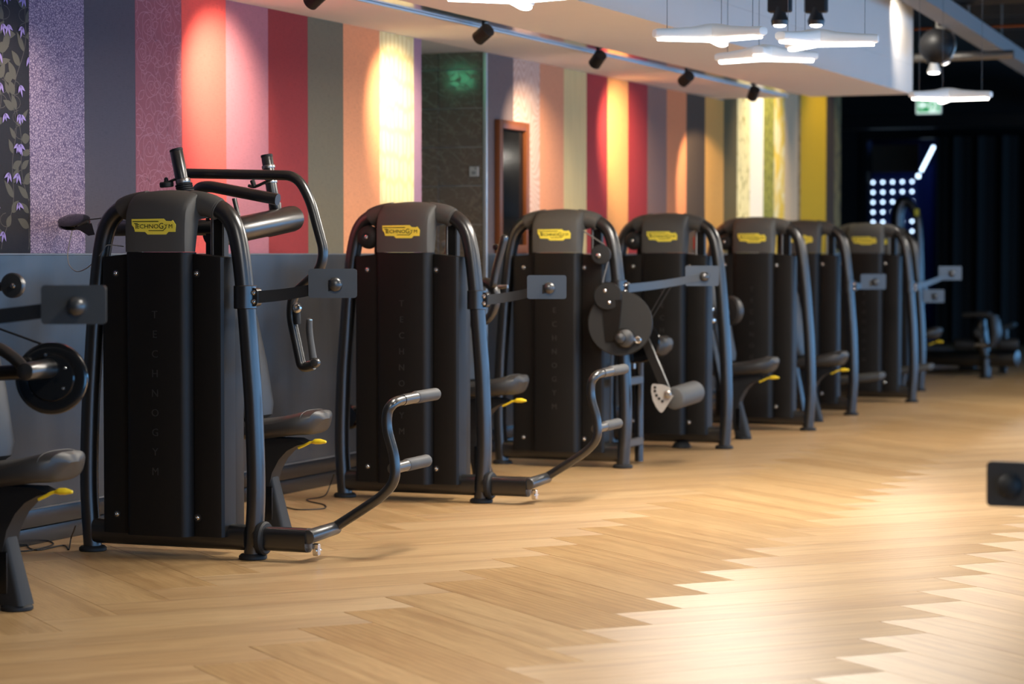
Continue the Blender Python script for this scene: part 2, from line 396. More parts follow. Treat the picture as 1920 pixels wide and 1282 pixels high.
def prints_vine(strip, a, b):
    rnd = random.Random(3); leaf = MB(); flo = MB(); stem = MB()
    def flat(mb, pts, y): mb.poly([(p[0], y, p[1]) for p in pts], [tuple(range(len(pts)))])
    def leaf_pts(x, z, ang, L, wd):
        out = []
        for k in range(11):
            t = k/10; out.append((t*L, wd*math.sin(math.pi*t**0.8)))
        out += [(p[0], -p[1]) for p in reversed(out[1:-1])]
        ca, sa = math.cos(ang), math.sin(ang)
        return [(min(b-0.004, max(a+0.004, x+p[0]*ca-p[1]*sa)), z+p[0]*sa+p[1]*ca) for p in out]
    def ribbon(pts, wd):
        for p, q in zip(pts, pts[1:]):
            d = Vector((q[0]-p[0], q[1]-p[1])); 
            if d.length < 1e-5: continue
            n = Vector((-d.y, d.x)).normalized()*wd
            flat(stem, [(p[0]-n.x, p[1]-n.y), (q[0]-n.x, q[1]-n.y), (q[0]+n.x, q[1]+n.y), (p[0]+n.x, p[1]+n.y)], -0.00262)
    for j in range(4):
        x0 = a+0.06+j*0.11; pts = []
        for k in range(80):
            z = 1.27+k*0.0156; pts.append((min(b-.01, max(a+.01, x0+0.05*math.sin(z*6+j*2)+0.02*math.sin(z*17+j))), z))
        ribbon(pts, 0.0022)
        for k in range(2, 78, 4):
            x, z = pts[k]; side = rnd.choice((-1, 1)); an = math.pi/2 + side*rnd.uniform(0.5, 1.5)
            flat(leaf, leaf_pts(x, z, an, rnd.uniform(0.06, 0.10), rnd.uniform(0.013, 0.024)), -0.0028 - 0.00002*(k+j))
            if (k//4) % 2:
                for da in (-0.7, 0, 0.7): flat(flo, leaf_pts(x+side*0.03, z-0.02, -math.pi/2+da+side*.3, rnd.uniform(0.035, 0.055), 0.007), -0.0062-0.00002*(k+j))
            if rnd.random() < .5:
                lp = [(min(b-.01, max(a+.01, x+side*0.05*math.sin(t*.5))), z+0.03*(1-math.cos(t*.5))) for t in range(7)]; ribbon(lp, 0.0015)
    obj('vine_print', stem, mat('print grey stem', lin((72, 70, 72)), 0.8), strip)
    obj('leaf_print', leaf, mat('print grey leaf', lin((76, 76, 72)), 0.8), strip)
    obj('flower_print', flo, mat('print violet flower', lin((140, 126, 190)), 0.8), strip)
def prints_rose(strip, a, b):
    rnd = random.Random(5); mb = MB()
    def line(pts):
        for p, q in zip(pts, pts[1:]):
            if not (a+.004 < p[0] < b-.004 and a+.004 < q[0] < b-.004): continue
            if not (1.256 < min(p[1], q[1]) and max(p[1], q[1]) < 2.5): continue
            d = Vector((q[0]-p[0], q[1]-p[1]))
            if d.length < 1e-6: continue
            n = Vector((-d.y, d.x)).normalized()*0.0013
            mb.poly([(p[0]-n.x, -0.0028, p[1]-n.y), (q[0]-n.x, -0.0028, q[1]-n.y), (q[0]+n.x, -0.0028, q[1]+n.y), (p[0]+n.x, -0.0028, p[1]+n.y)], [(0, 1, 2, 3)])
    for i in range(9):
        for j in range(3):
            cx = a+0.05+j*0.17+(0.085 if i % 2 else 0)+rnd.uniform(-.02, .02); cz = 1.28+i*0.148+rnd.uniform(-.02, .02); R = rnd.uniform(.055, .08); ph = rnd.uniform(0, 6)
            line([(cx+R*(t/90)*(1+.16*math.sin(t*.55+ph))*math.cos(t*.21+ph), cz+R*(t/90)*(1+.16*math.sin(t*.55+ph))*math.sin(t*.21+ph)) for t in range(8, 112)])
            for q in range(5):
                an = ph+q*1.256; lx, lz = cx+R*1.25*math.cos(an), cz+R*1.25*math.sin(an)
                for sg in (1, -1):
                    line([(lx+.07*t/8*math.cos(an+.4)-sg*.018*math.sin(math.pi*t/8)*math.sin(an+.4), lz+.07*t/8*math.sin(an+.4)+sg*.018*math.sin(math.pi*t/8)*math.cos(an+.4)) for t in range(9)])
    obj('rose_print', mb, mat('print pink outline', lin((176, 122, 138)), 0.8), strip)
for i, (a, b, c, p) in enumerate(STRIPS):
    m = paper('wallpaper %d' % i, c, p if callable(p) else None)
    top = 3.55 if a > 18.9 else 2.507
    st = obj('wallpaper_strip', MB().box(((a+b)/2, -0.001, (1.2+top)/2), (b-a-0.0012, 0.003, top-1.2)), m, wall_left)
    if p == 'vine': prints_vine(st, a, b)
    if p == 'rose': prints_rose(st, a, b)
# wainscot panels, ledge and skirting
def wains():
    t = NT('dark wainscot laminate'); b = t.b
    v = t.coord((6, 6, 0.7)); n1 = t.noise(v, 1.0, 4, 0.6); n2 = t.noise(t.coord(), 45, 3)
    c = t.mix(t.ramp(n1, (0.3, 0), (0.75, 1)), (0.032, 0.029, 0.026), (0.050, 0.046, 0.042))
    t.l(c, b.inputs['Base Color']); b.inputs['Roughness'].default_value = 0.30; b.inputs['Specular IOR Level'].default_value = 0.55
    t.bump(n2, 0.05, 0.001); return t.m
WAINS = wains()
def wain(a, b):
    k = max(1, round((b-a)/2.4)); s = (b-a)/k
    for i in range(k): obj('wainscot_panel', MB().box((a+s*(i+.5), -0.009, 0.70), (s-0.003, 0.016, 1.09), 0.001, 1), WAINS, wall_left)
    obj('wainscot_cap', MB().box(((a+b)/2, -0.010, 1.249), (b-a, 0.02, 0.008), 0.001, 1), mat('grey cap strip', (0.16, 0.16, 0.16), 0.35, 0.3), wall_left)
wain(0.0, CX0-.005); wain(CX1+.005, 23.0)
BASE = mat('black gloss skirting', (0.012, 0.012, 0.013), 0.25, 0, 0.6)
for a, b in ((0.0, CX0-.005), (CX1+.005, 23.0)):
    bb = MB(); L = b-a; c = (a+b)/2
    bb.box((c, -0.014, 0.036), (L, 0.028, 0.072), 0.004, 2); bb.box((c, -0.012, 0.113), (L, 0.022, 0.078), 0.003, 2)
    base = tag(obj('baseboard_left', bb, BASE), 'glossy black stepped skirting along the strip wall', kind='structure')
    obj('ledge', MB().box((c, -0.0165, 0.154), (L, 0.031, 0.007), 0.002, 1), mat('grey ledge', (0.14, 0.14, 0.14), 0.35, 0.2), base)
# corridor
corr = tag(obj('wall_corridor', MB().box((14.073, 1.3, 1.45), (0.15, 2.2, 2.9)).box((12.925, 1.3, 1.45), (0.15, 2.2, 2.9)).box((13.5, 2.45, 1.45), (1.3, .1, 2.9)), wallm), 'narrow corridor walls behind the doorway', kind='structure')
def tilem():
    t = NT('dark floral tile'); b = t.b; v = t.coord()
    nz = t.noise(v, 7, 2, 0.5, 1.5)
    vo = t.n('ShaderNodeTexVoronoi', feature='DISTANCE_TO_EDGE'); vo.inputs['Scale'].default_value = 11; vo.inputs['Randomness'].default_value = 1.0
    mx = t.n('ShaderNodeMapping'); mx.inputs['Scale'].default_value = (1, 1.0, 1.5); t.l(v, mx.inputs[0])
    dm = t.n('ShaderNodeVectorMath', operation='ADD'); t.l(mx.outputs[0], dm.inputs[0])
    cb = t.n('ShaderNodeCombineXYZ'); m5 = t.n('ShaderNodeMath', operation='MULTIPLY', i_1=0.25); t.l(nz, m5.inputs[0]); t.l(m5.outputs[0], cb.inputs[1]); t.l(m5.outputs[0], cb.inputs[2]); t.l(cb.outputs[0], dm.inputs[1])
    t.l(dm.outputs[0], vo.inputs['Vector'])
    f = t.ramp(vo.outputs[0], (0.01, 1), (0.07, 0))
    t.l(t.mix(f, lin((106, 94, 82)), lin((118, 105, 91))), b.inputs['Base Color'])
    b.inputs['Roughness'].default_value = 0.14; b.inputs['Specular IOR Level'].default_value = 0.55
    rr = t.n('ShaderNodeMapRange'); rr.inputs[3].default_value = 0.13; rr.inputs[4].default_value = 0.4; t.l(f, rr.inputs[0]); t.l(rr.outputs[0], b.inputs['Roughness'])
    return t.m
TILE = tilem()
for r in range(11):
    for q in range(3):
        obj('wall_tile', MB().box((13.9925, 0.012+0.3*q+0.15+0.004, -0.02+0.2425*r+.12), (0.012, 0.297, 0.2375), 0.0015, 1), TILE, corr)
obj('corner_trim', MB().box((13.985, -0.004, 1.25), (0.014, 0.026, 2.51), 0.003, 1), mat('aluminium corner bead', (0.6, 0.6, 0.6), 0.35, 0.6), corr)
ct = tag(obj('ceiling_corridor', MB().box((13.5, 1.2, 2.53), (0.98, 2.4, 0.04)), mat('ceiling tile', (0.55, 0.55, 0.53), 0.8)), 'pale corridor ceiling glimpsed above the tiled wall', kind='structure')
# soffit with a recessed lighting slot
sf = MB()
sf.box((8.0, -0.30, 2.62), (21.8, 0.60, 0.226)); sf.box((8.0, -1.20, 2.62), (21.8, 0.82, 0.226)); sf.box((8.0, -0.805, 3.22), (21.8, 1.61, 0.97))
sof = tag(obj('ceiling_soffit', sf, PLASTER), 'white plaster soffit dropped over the machine row with a lighting slot', kind='structure')
obj('slot_liner', MB().box((8.0, -0.606, 2.62), (21.6, 0.008, 0.22)).box((8.0, -0.786, 2.62), (21.6, 0.008, 0.22)).box((8.0, -0.695, 2.519), (21.6, 0.17, 0.008)), mat('polished dark channel', (0.5, 0.48, 0.46), 0.14, 1.0), sof)
obj('slot_lip', MB().box((8.0, -0.607, 2.508), (21.6, 0.016, 0.013), 0.002, 1), mat('aluminium lip', (0.62, 0.64, 0.66), 0.4, 0.5), sof)
# black open ceiling, end wall, window wall, recess
DARK = mat('black painted deck', (0.010, 0.010, 0.010), 0.8)
tag(obj('ceiling', MB().box((16, -3.0, CEIL+.1), (40.5, 15.0, .2)), DARK), 'black painted open ceiling deck', kind='structure')
ew = MB(); D0, D1 = PX(1628, 300, XE).y, PX(1757, 300, XE).y; DT = 2.88
ew.box((XE+.1, (D0+4.5)/2, CEIL/2), (.2, 4.5-D0, CEIL)); ew.box((XE+.1, (D1-3.0)/2, CEIL/2), (.2, D1+3.0, CEIL)).box((XE+.1, -8.7, CEIL/2), (.2, 2.6, CEIL)).box((XE+.1, -5.2, WZ0/2), (.2, 4.4, WZ0)).box((XE+.1, -5.2, (WZ1+CEIL)/2), (.2, 4.4, CEIL-WZ1)); ew.box((XE+.1, (D0+D1)/2, (DT+CEIL)/2), (.2, D0-D1, CEIL-DT))
wall_end = tag(obj('wall_end', ew, mat('matt black wall', (0.006, 0.006, 0.006), 0.7)), 'black end wall with an opening to a blue-lit room', kind='structure')
tag(obj('wall_recess', MB().box((28.5, 4.5, CEIL/2), (11.2, .2, CEIL)).box((22.95, 2.3, CEIL/2), (.1, 4.4, CEIL)), mat('matt black wall', (0.006, 0.006, 0.006), 0.7)), 'black side walls of the far recess', kind='structure')
tag(obj('trim_1', MB().box((30.0, -2.7, 2.90), (.25, 14.3, .16), .01, 1), mat('satin black beam', (0.010, 0.010, 0.010), 0.35)), 'black cross beam in front of the end wall', kind='structure')
tag(obj('trim_2', MB().box((XE-.03, D0+.05, DT/2), (.06, .1, DT)).box((XE-.03, D1-.05, DT/2), (.06, .1, DT)).box((XE-.03, (D0+D1)/2, DT+.05), (.06, D0-D1+.2, .1)), mat('satin black beam', (0.010, 0.010, 0.010), 0.35)), 'black frame around the far doorway', kind='structure')
rw = MB(); xs = [-4.2] + [v for ab in WINDOWS for v in ab] + [36.0]
for i in range(0, len(xs), 2): rw.box(((xs[i]+xs[i+1])/2, YR-.1, CEIL/2), (xs[i+1]-xs[i], .2, CEIL))
for a, b in WINDOWS: rw.box(((a+b)/2, YR-.1, WZ0/2), (b-a, .2, WZ0)); rw.box(((a+b)/2, YR-.1, (WZ1+CEIL)/2), (b-a, .2, CEIL-WZ1))
tag(obj('wall_right', rw, mat('grey wall', (0.18, 0.18, 0.18), 0.8)), 'window wall across the aisle', kind='structure')
for i, (a, b) in enumerate(WINDOWS):
    f = MB(); c = (a+b)/2
    for x in (a+.03, c, b-.03): f.box((x, YR-.1, (WZ0+WZ1)/2), (.05, .07, WZ1-WZ0))
    for z in (WZ0+.03, WZ1-.03): f.box((c, YR-.1, z), (b-a, .07, .05))
    tag(obj('window_%d' % (i+1), f, BLACKMETAL), 'black window frame in the wall across the aisle', kind='structure')
fe = MB()
for y in (-7.37, -5.2, -3.03): fe.box((XE+.1, y, (WZ0+WZ1)/2), (.07, .05, WZ1-WZ0))
for z in (WZ0+.03, WZ1-.03): fe.box((XE+.1, -5.2, z), (.07, 4.4, .05))
tag(obj('window_20', fe, BLACKMETAL), 'black window frame in the far end wall', kind='structure')
tag(obj('wall_back', MB().box((-4.1, -3.0, CEIL/2), (.2, 15, CEIL)), mat('dark back wall', (0.05, 0.05, 0.05), 0.8)), 'dark wall behind the viewer', kind='structure')

# ------------------------------------------------------------------ weight machine tower (shared by the whole row)
ARCH = [(.380, .01), (.396, .28), (.387, .6), (.372, .81), (.352, 1.05), (.325, 1.27), (.288, 1.385), (.215, 1.443), (.11, 1.466), (0, 1.474)]
ARCHP = [(0, y, z) for y, z in ARCH] + [(0, -y, z) for y, z in reversed(ARCH[:-1])]
def b_arch(): return MB().tube(ARCHP, .0385, 20, 6)
def b_foot(): return MB().lathe((0, 0, 0), (0, 0, 1), [(.054, 0), (.058, .004), (.058, .014), (.050, .022), (.041, .024)], 28)
def b_hood():
    mb = MB(); prof = [(-.130, 1.258), (-.131, 1.31), (-.129, 1.37), (-.122, 1.42), (-.104, 1.462), (-.074, 1.492), (-.035, 1.510), (.005, 1.513), (.04, 1.50), (.062, 1.475), (.07, 1.44), (.07, 1.40), (-.02, 1.39), (-.05, 1.258)]
    rs = []
    for y, k in ((.150, .045), (.147, .02), (.138, .006), (.12, 0), (.08, -.003), (.04, -.005), (0, -.006), (-.04, -.005), (-.08, -.003), (-.12, 0), (-.138, .006), (-.147, .02), (-.150, .045)):
        r = []
        for i, (x, z) in enumerate(prof):
            t = max(0, min(1, (z-1.40)/.11)); dz = -.013*(y/.15)**2*t - k*.22*t
            r.append(Vector((x + (k if x < -.05 else -k*.2), y, z+dz)))
        rs.append(r)
    mb.rings(rs); return mb
def b_sleeve(s):
    mb = MB()
    if 1:
        mb.tube([(0, s*.10, 1.463), (0, s*.15, 1.456), (0, s*.19, 1.447), (0, s*.222, 1.434)], .052, 20, 4, rad=[.050, .050, .0495, .0485])
        mb.tube([(0, s*.221, 1.4345), (0, s*.228, 1.431)], .0455, 20, 0)
    return mb
def b_center():
    mb = MB(); poly = [(-.05, -.150), (-.085, -.150), (-.112, -.141), (-.125, -.130), (-.130, -.114), (-.130, .114), (-.125, .130), (-.112, .141), (-.085, .150), (-.05, .150)]
    return mb.prism([(x, y) for x, y in reversed(poly)], 1.165, Matrix.Translation((0, 0, .092)))
def b_flank(s):
    def f():
        mb = MB(); poly = [(-.078, .153), (-.080, .16), (-.080, .262), (-.076, .276), (-.064, .285), (.03, .285), (.03, .153)]
        n = len(poly); vs = [(x, s*y, .092) for x, y in poly] + [(x, s*y, 1.250-(y-.153)*.11) for x, y in poly]
        return mb.poly(vs, [tuple(range(n)), tuple(range(n, 2*n))] + [(i, (i+1) % n, n+(i+1) % n, n+i) for i in range(n)])
    return f
def b_rear(): return MB().box((.125, 0, .66), (.10, .50, 1.12), .012, 2)
def b_guides():
    mb = MB()
    for y in (-.205, .205): mb.box((.06, y, .80), (.05, .05, 1.28), .006, 1)
    return mb
def b_rods(): return MB().cyl((.055, -.172, .15), (.055, -.172, 1.42), .011).cyl((.055, .172, .15), (.055, .172, 1.42), .011)
def b_beam(): return MB().prism(rrect(.085, .105, .035), .72, Matrix.Translation((0, -.36, .088)) @ Matrix(((1, 0, 0, 0), (0, 0, 1, 0), (0, 1, 0, 0), (0, 0, 0, 1))))
def b_bolt(): return MB().lathe((0, 0, 0), (-1, 0, 0), [(.0105, 0), (.0105, .002), (.007, .003), (.0068, .0055), (.005, .007), (.0035, .0065), (.003, .004)], 16)
def b_ringb(): return MB().lathe((0, 0, 0), (-1, 0, 0), [(.0165, 0), (.0165, .0018), (.0145, .002), (.0142, .0008)], 20)
def b_dome(): return MB().lathe((0, 0, 0), (-1, 0, 0), [(.056, -.02), (.060, 0), (.058, .012), (.047, .026), (.030, .034), (.022, .036), (.020, .033), (.016, .032)], 36)
LU = .205/388
def b_logo():
    o = [(80, 725), (365, 722), (385, 740), (430, 742), (445, 735), (470, 768), (466, 825), (405, 825), (385, 845), (222, 845), (200, 825), (110, 823), (100, 790), (82, 770)]
    poly = [((x-274)*LU, (783-y)*LU) for x, y in o]
    return MB().prism(list(reversed(poly)), .0022, front(-.1345, 0, 1.362))
def b_logotext():
    mb = MB(); z0 = 1.362
    def at(x, y): return front(-.1392, -(x-274)*LU, z0+(783-y)*LU)
    add_text(mb, 'T', 62*LU, at(122, 800), sx=.95)
    add_text(mb, 'ECHNO', 46*LU, at(225, 797), sx=1.22)
    add_text(mb, 'G', 64*LU, at(346, 800), sx=.95)
    add_text(mb, 'Y', 46*LU, at(388, 797), sx=1.0); add_text(mb, 'M', 46*LU, at(428, 797), sx=1.05)
    def bar(x0, x1, y, h): mb.poly([front(-.1392, 0, z0) @ Vector(((a-274)*LU, (783-b)*LU, 0)) for a, b in ((x0, y+h), (x1, y+h), (x1, y), (x0, y))], [(0, 1, 2, 3)])
    bar(92, 322, 741, 6); bar(234, 362, 812, 5)
    mb.poly([front(-.1392, 0, z0) @ Vector(((a-274)*LU, (783-b)*LU, 0)) for a, b in ((357, 817), (385, 790), (391, 793), (363, 818))], [(0, 1, 2, 3)])
    return mb
def b_letter(ch):
    def f():
        mb = MB(); add_text(mb, ch, .044, FRONT, ext=.0016, sx=1.0); return mb
    return f
def b_plate(): return MB().prism(rrect(.196, .118, .012), .012, FRONT)
def b_knob(): return MB().lathe((0, 0, 0), (-1, 0, 0), [(.026, -.012), (.0285, 0), (.0285, .012), (.026, .021), (.019, .028), (.010, .031), (.001, .032)], 28)
def b_clamp(): return MB().lathe((0, 0, -.048), (0, 0, 1), [(.044, 0), (.0475, .003), (.0475, .093), (.044, .096)], 28)
def b_hinge(): return MB().prism(rrect(.034, .075, .015), .04, Matrix.Translation((.0, -.048, 0)) @ front(.02, 0, 0))
GROUP = 'weight machines standing in a row along the striped wall'

CTURN = math.radians(24)
def tower(x0, yc, label, name='weight_machine', dome=True, beam_ext=False, console=None, bolts=True):
    m = empty(name, (x0, yc, 0)); tag(m, label, 'gym machine', GROUP)
    fr = part('frame_arch', 'arch', b_arch, TUBE, m)
    for y in (.380, -.380): part('foot', 'foot', b_foot, RUBBER, fr, (0, y, 0))
    cp = part('center_panel', 'center', b_center, SHROUD, m)
    for i, ch in enumerate('TECHNOGYM'): part('embossed_letter', 'let'+ch, b_letter(ch), EMBOSS, cp, (-.1306, .0, .987-.0805*i))
    for s, k in ((1, 'fl'), (-1, 'fr')):
        fl = part('side_panel', k, b_flank(s), SHROUD, m)
        if bolts:
            for z in (1.17, .17):
                y = .212 if s > 0 else -.168
                part('bolt', 'bolt', b_bolt, CHROME, fl, (-.0800, y, z)); part('bolt_seat', 'ringb', b_ringb, BLACKMETAL, fl, (-.0798, y, z))
    hd = part('hood', 'hood', b_hood, HOOD, m)
    for s in (1, -1): part('sleeve', 'sleeve%d' % s, lambda: b_sleeve(s), HOOD, hd)
    part('logo_plate', 'logo', b_logo, LOGOY, hd, angle=20); part('logo_lettering', 'logot', b_logotext, LOGOK, hd)
    part('rear_panel', 'rear', b_rear, SHROUD, m); part('guide_column', 'guide', b_guides, SHROUD, m); part('guide_rod', 'rods', b_rods, STEEL, m)
    bm_ = part('base_beam', 'beam', b_beam, TUBE, m)
    if dome:
        d = part('pulley_cover', 'dome', b_dome, RUBBER, m, (-.055, .215, 1.335)); part('bolt', 'bolt', b_bolt, CHROME, d, (-.031, 0, 0))
    if beam_ext:
        def b_ext(): return MB().prism(rrect(.075, .098, .028), .25, Matrix.Translation((0, -.635, .088)) @ Matrix(((1, 0, 0, 0), (0, 0, 1, 0), (0, 1, 0, 0), (0, 0, 0, 1))))
        part('beam_extension', 'bext', b_ext, TUBE, bm_)
        part('collar', 'bcol', lambda: MB().lathe((0, -.412, .088), (0, -1, 0), [(.05, 0), (.066, .004), (.069, .012), (.069, .026), (.062, .034)], 32), RUBBER, bm_)
    if console:
        zc, tip, = console[0], Vector(console[1])            # clamp height on the right tube, knob position (local)
        yt = -[y0+(y1-y0)*(zc-z0)/(z1-z0) for (y0, z0), (y1, z1) in zip(ARCH, ARCH[1:]) if z0 <= zc <= z1][0]
        cp2 = part('console', 'cplate', b_plate, CONSOLE, m, tip); cp2.rotation_euler.z = CTURN
        obj('console_arm', arm_bar(Matrix.Rotation(-CTURN, 3, 'Z') @ (Vector((-.005, yt-.055, zc)) - tip), Vector((-.018, 0, -.006))), CONSOLE, cp2)
        part('console_knob', 'cknob', b_knob, CONSOLE, cp2, (-.022, -.012, -.004))
        cl = part('clamp', 'clamp', b_clamp, TUBE, m, (0, yt, zc)); part('hinge', 'hinge', b_hinge, TUBE, cl)
        for z in (-.018, .018): part('bolt', 'bolt', b_bolt, CHROME, cl, (-.021, -.05, z))
    return m
def arm_bar(a, b, h=.05, th=.009):
    mb = MB(); rs = []
    for k in range(9):
        t = k/8; p = a.lerp(b, t); p = p + Vector((0.02*math.sin(math.pi*t), 0, -.008*math.sin(math.pi*t)))
        hh = h*(1-.12*t)
        rs.append([p+Vector((-th/2, 0, -hh/2)), p+Vector((th/2, 0, -hh/2)), p+Vector((th/2, 0, hh/2)), p+Vector((-th/2, 0, hh/2))])
    return mb.rings(rs)

def b_seat():
    mb = MB(); secs = []
    for s, hw, zc, th in ((-.004, .04, .030, .016), (.003, .085, .031, .040), (.018, .118, .031, .052), (.05, .14, .029, .055), (.10, .155, .022, .050), (.18, .16, .008, .046), (.27, .165, -.004, .046), (.35, .165, -.010, .045), (.40, .155, -.012, .042), (.42, .13, -.012, .03), (.424, .1, -.012, .02)):
        secs.append(((0, s, zc), (hw, 0, 0), (0, -.012 if s < .05 else 0, th)))
    return cushion(mb, secs, 24, 3.0)
def b_piping():
    pts = []
    for d in range(8, 173, 12):
        ct, st = math.cos(math.radians(d)), math.sin(math.radians(d))
        pts.append((math.copysign(abs(ct)**(2/3), ct)*.1405, .05, .029+abs(st)**(2/3)*.0553))
    return MB().tube(pts, .0018, 6, 2)
def b_bracket():
    mb = MB(); pl = [(.07, -.065), (.11, -.075), (.16, -.10), (.20, -.14), (.235, -.20), (.255, -.28), (.36, -.28), (.36, -.06), (.30, -.045), (.12, -.045)]
    M = Matrix.Translation((-.045, 0, 0)) @ Matrix(((0, 0, 1, 0), (1, 0, 0, 0), (0, 1, 0, 0), (0, 0, 0, 1)))
    return mb.prism(pl, .09, M)
def b_post():
    mb = MB(); rs = []
    for z, y, w, d in ((.02, .225, .048, .048), (.10, .245, .044, .046), (.25, .285, .04, .045), (.32, .30, .038, .045)):
        rs.append([Vector((w*cx, y+d*cy, z)) for cx, cy in rrect(2, 2, .35, 3)])
    return mb.rings(rs)
def b_slot(): return MB().box((-.044, .25, .135), (.006, .035, .15), .003, 1, None)
def b_lever():
    mb = MB(); mb.tube([(-.05, .10, -.085), (-.05, .07, -.072), (-.05, .045, -.060), (-.05, .025, -.056)], .006, 10, 4)
    return mb.tube([(-.05, .03, -.057), (-.05, .015, -.054), (-.05, -.01, -.053), (-.05, -.035, -.054)], .01, 12, 4, rad=[.007, .012, .012, .006], round_end=True)
def seat(m, lx, yfront, ztop, post=True, back=True, lever=True):
    """saddle seat whose front tip points to the aisle; yfront is the world y of its tip"""
    o = m.location; st = part('seat', 'seat', b_seat, LEATHER, m, (lx, yfront-o.y, ztop-.083))
    part('piping', 'pipe', b_piping, LEATHER, st)
    if lever: part('adjust_lever', 'lever', b_lever, YELLOW, st)
    part('seat_bracket', 'brk', b_bracket, RUBBER, st)
    if post:
        h = ztop-.083
        ps = part('seat_post', 'post', b_post, RUBBER, m, (lx, yfront-o.y, 0)); part('post_slot', 'pslot', b_slot, GLOSS, ps); part('foot', 'foot', b_foot, RUBBER, ps, (0, .225, 0))
    if back:
        def b_back():
            mb = MB(); secs = []
            for t, hw, th in ((0, .08, .02), (.015, .125, .038), (.06, .15, .046), (.25, .165, .048), (.45, .16, .046), (.58, .13, .042), (.635, .09, .032), (.65, .05, .015)):
                secs.append(((0, .335+.22*t, .03+t), (hw, 0, 0), (0, th, -.22*th)))
            return cushion(mb, secs, 24, 3.0)
        part('backrest', 'back', b_back, LEATHER, m, (lx, yfront-o.y, ztop-.083))
    return st
def loc(m, p): return Vector(p) - m.location
def TP(m, x, pts): return [loc(m, PX(a, b, x)) for a, b in pts]

def foot_lever(m, x0):
    """swinging foot bar on the beam end with two pegs"""
    o = MB(); L = Vector
    piv = L((0, -.645, .105))
    fb = obj('foot_bar', MB().tube([L((.20, -.66, .125)), L((.20, -.78, .20)), L((.20, -.875, .265)), L((.20, -.925, .33)), L((.20, -.925, .42)), L((.20, -.895, .53)), L((.20, -.895, .60)), L((.21, -.91, .633)), L((.25, -.915, .645)), L((.31, -.915, .648))], .0215, 16, 5), TUBE, m)
    obj('pivot_sleeve', MB().cyl((-.03, -.645, .105), (.215, -.655, .118), .030, .027, 24, .006), mat('satin grey steel', (0.10, 0.10, 0.098), 0.32, 0.7), fb)
    obj('pivot_bolt', MB().box((.02, -.66, .05), (.02, .03, .05), .004, 1).cyl((.0, -.66, .045), (.05, -.66, .045), .009), CHROME, fb)
    for z, x in ((.648, .30), (.372, .205)):
        pg = obj('foot_peg', MB().cyl((x, -.915, z), (x+.14, -.917, z+.004), .0235, None, 20), mat('satin grey steel', (0.10, 0.10, 0.098), 0.32, 0.7), fb)
        obj('grip', MB().tube([(x+.135, -.917, z+.004), (x+.26, -.918, z+.006), (x+.335, -.919, z+.007)], .0265, 18, 2, round_end=True), GRIP, pg)
    return fb

# ---- machine at the left edge: only its seat, console and cam show
V = Vector
def tip(x0, yc, px, py, x): return PX(px, py, x) - V((x0, yc, 0))
M0 = tower(6.32, -.755, 'weight machine cut off by the left edge, with a big black cam disc', console=(1.03, tip(6.32, -.755, 139, 571, 6.30)))
seat(M0, .88, -1.256, .567)
cam0 = obj('cam_disc', MB().lathe(loc(M0, PX(97, 709, 7.08)), V((-1, -.45, .05)), [(.02, -.02), (.105, -.02), (.122, -.016), (.124, -.008), (.117, -.003), (.124, .002), (.122, .012), (.105, .016), (.08, .012), (.075, .018), (.02, .02)], 48), GLOSS, M0)
obj('cam_hub', MB().cyl(loc(M0, PX(92, 690, 7.06)), loc(M0, PX(46, 697, 6.86)), .034, .03, 24, .004), TUBE, cam0)
for a, b in ((118, 728), (60, 738), (122, 690), (85, 665)):
    o_ = obj('cam_bolt', MB().lathe((0, 0, 0), (-1, -.45, 0), [(.006, -.004), (.006, .002), (.004, .006)], 12), CHROME, cam0, loc(M0, PX(a, b, 7.045)))
obj('lift_arm', MB().tube(TP(M0, 6.95, [(-60, 640), (-10, 650), (22, 668), (45, 690), (52, 702)]), .021, 16, 5), TUBE, M0)
obj('cross_tube', MB().cyl(loc(M0, PX(-50, 702, 6.98)), loc(M0, PX(44, 697, 6.98)), .026), TUBE, M0)
obj('drive_belt', MB().tube(TP(M0, 7.08, [(-40, 602), (95, 651)]), .004, 8, 0), RUBBER, M0)
pl0 = obj('small_pulley', MB().lathe(loc(M0, PX(24, 535, 7.15)), V((-1, -.1, 0)), [(.035, -.012), (.044, -.01), (.044, .006), (.04, .010), (.012, .012)], 32), CONSOLE, M0)
obj('pulley_bolt', MB().lathe(loc(M0, PX(24, 536, 7.13)), V((-1, -.1, 0)), [(.009, -.004), (.009, .002), (.004, .005)], 16), CHROME, pl0)
obj('pulley_bracket', MB().cyl(loc(M0, PX(-50, 540, 7.17)), loc(M0, PX(24, 536, 7.17)), .016), TUBE, pl0)

M1 = tower(8.77, -.752, 'nearest full weight machine, with overhead press arms and a hanging grey cable', dome=False, beam_ext=True, console=(1.074, tip(8.77, -.752, 624, 531, 8.80)))
seat(M1, .88, -1.02, .556); foot_lever(M1, 8.77)
obj('cross_bar', MB().cyl(loc(M1, PX(190, 428, 9.02)), loc(M1, PX(428, 426, 9.02)), .034, None, 24, .003), TUBE, M1)
mc = obj('main_cylinder', MB().cyl(loc(M1, PX(400, 440, 9.05)), loc(M1, PX(551, 409, 9.72)), .056, None, 36, .006), TUBE, M1)
obj('cylinder_sleeve', MB().cyl(loc(M1, PX(502, 420, 9.52)), loc(M1, PX(547, 410, 9.71)), .058, None, 36, .003), RUBBER, mc)
up = obj('near_upright', MB().cyl(loc(M1, PX(348, 372, 8.98)), loc(M1, PX(330, 281, 8.98)), .0275, None, 28, .003), TUBE, M1)
obj('cap_ring', MB().cyl(loc(M1, PX(331, 284, 8.98)), loc(M1, PX(329.8, 279.5, 8.98)), .0285, None, 28, .002), RUBBER, up)
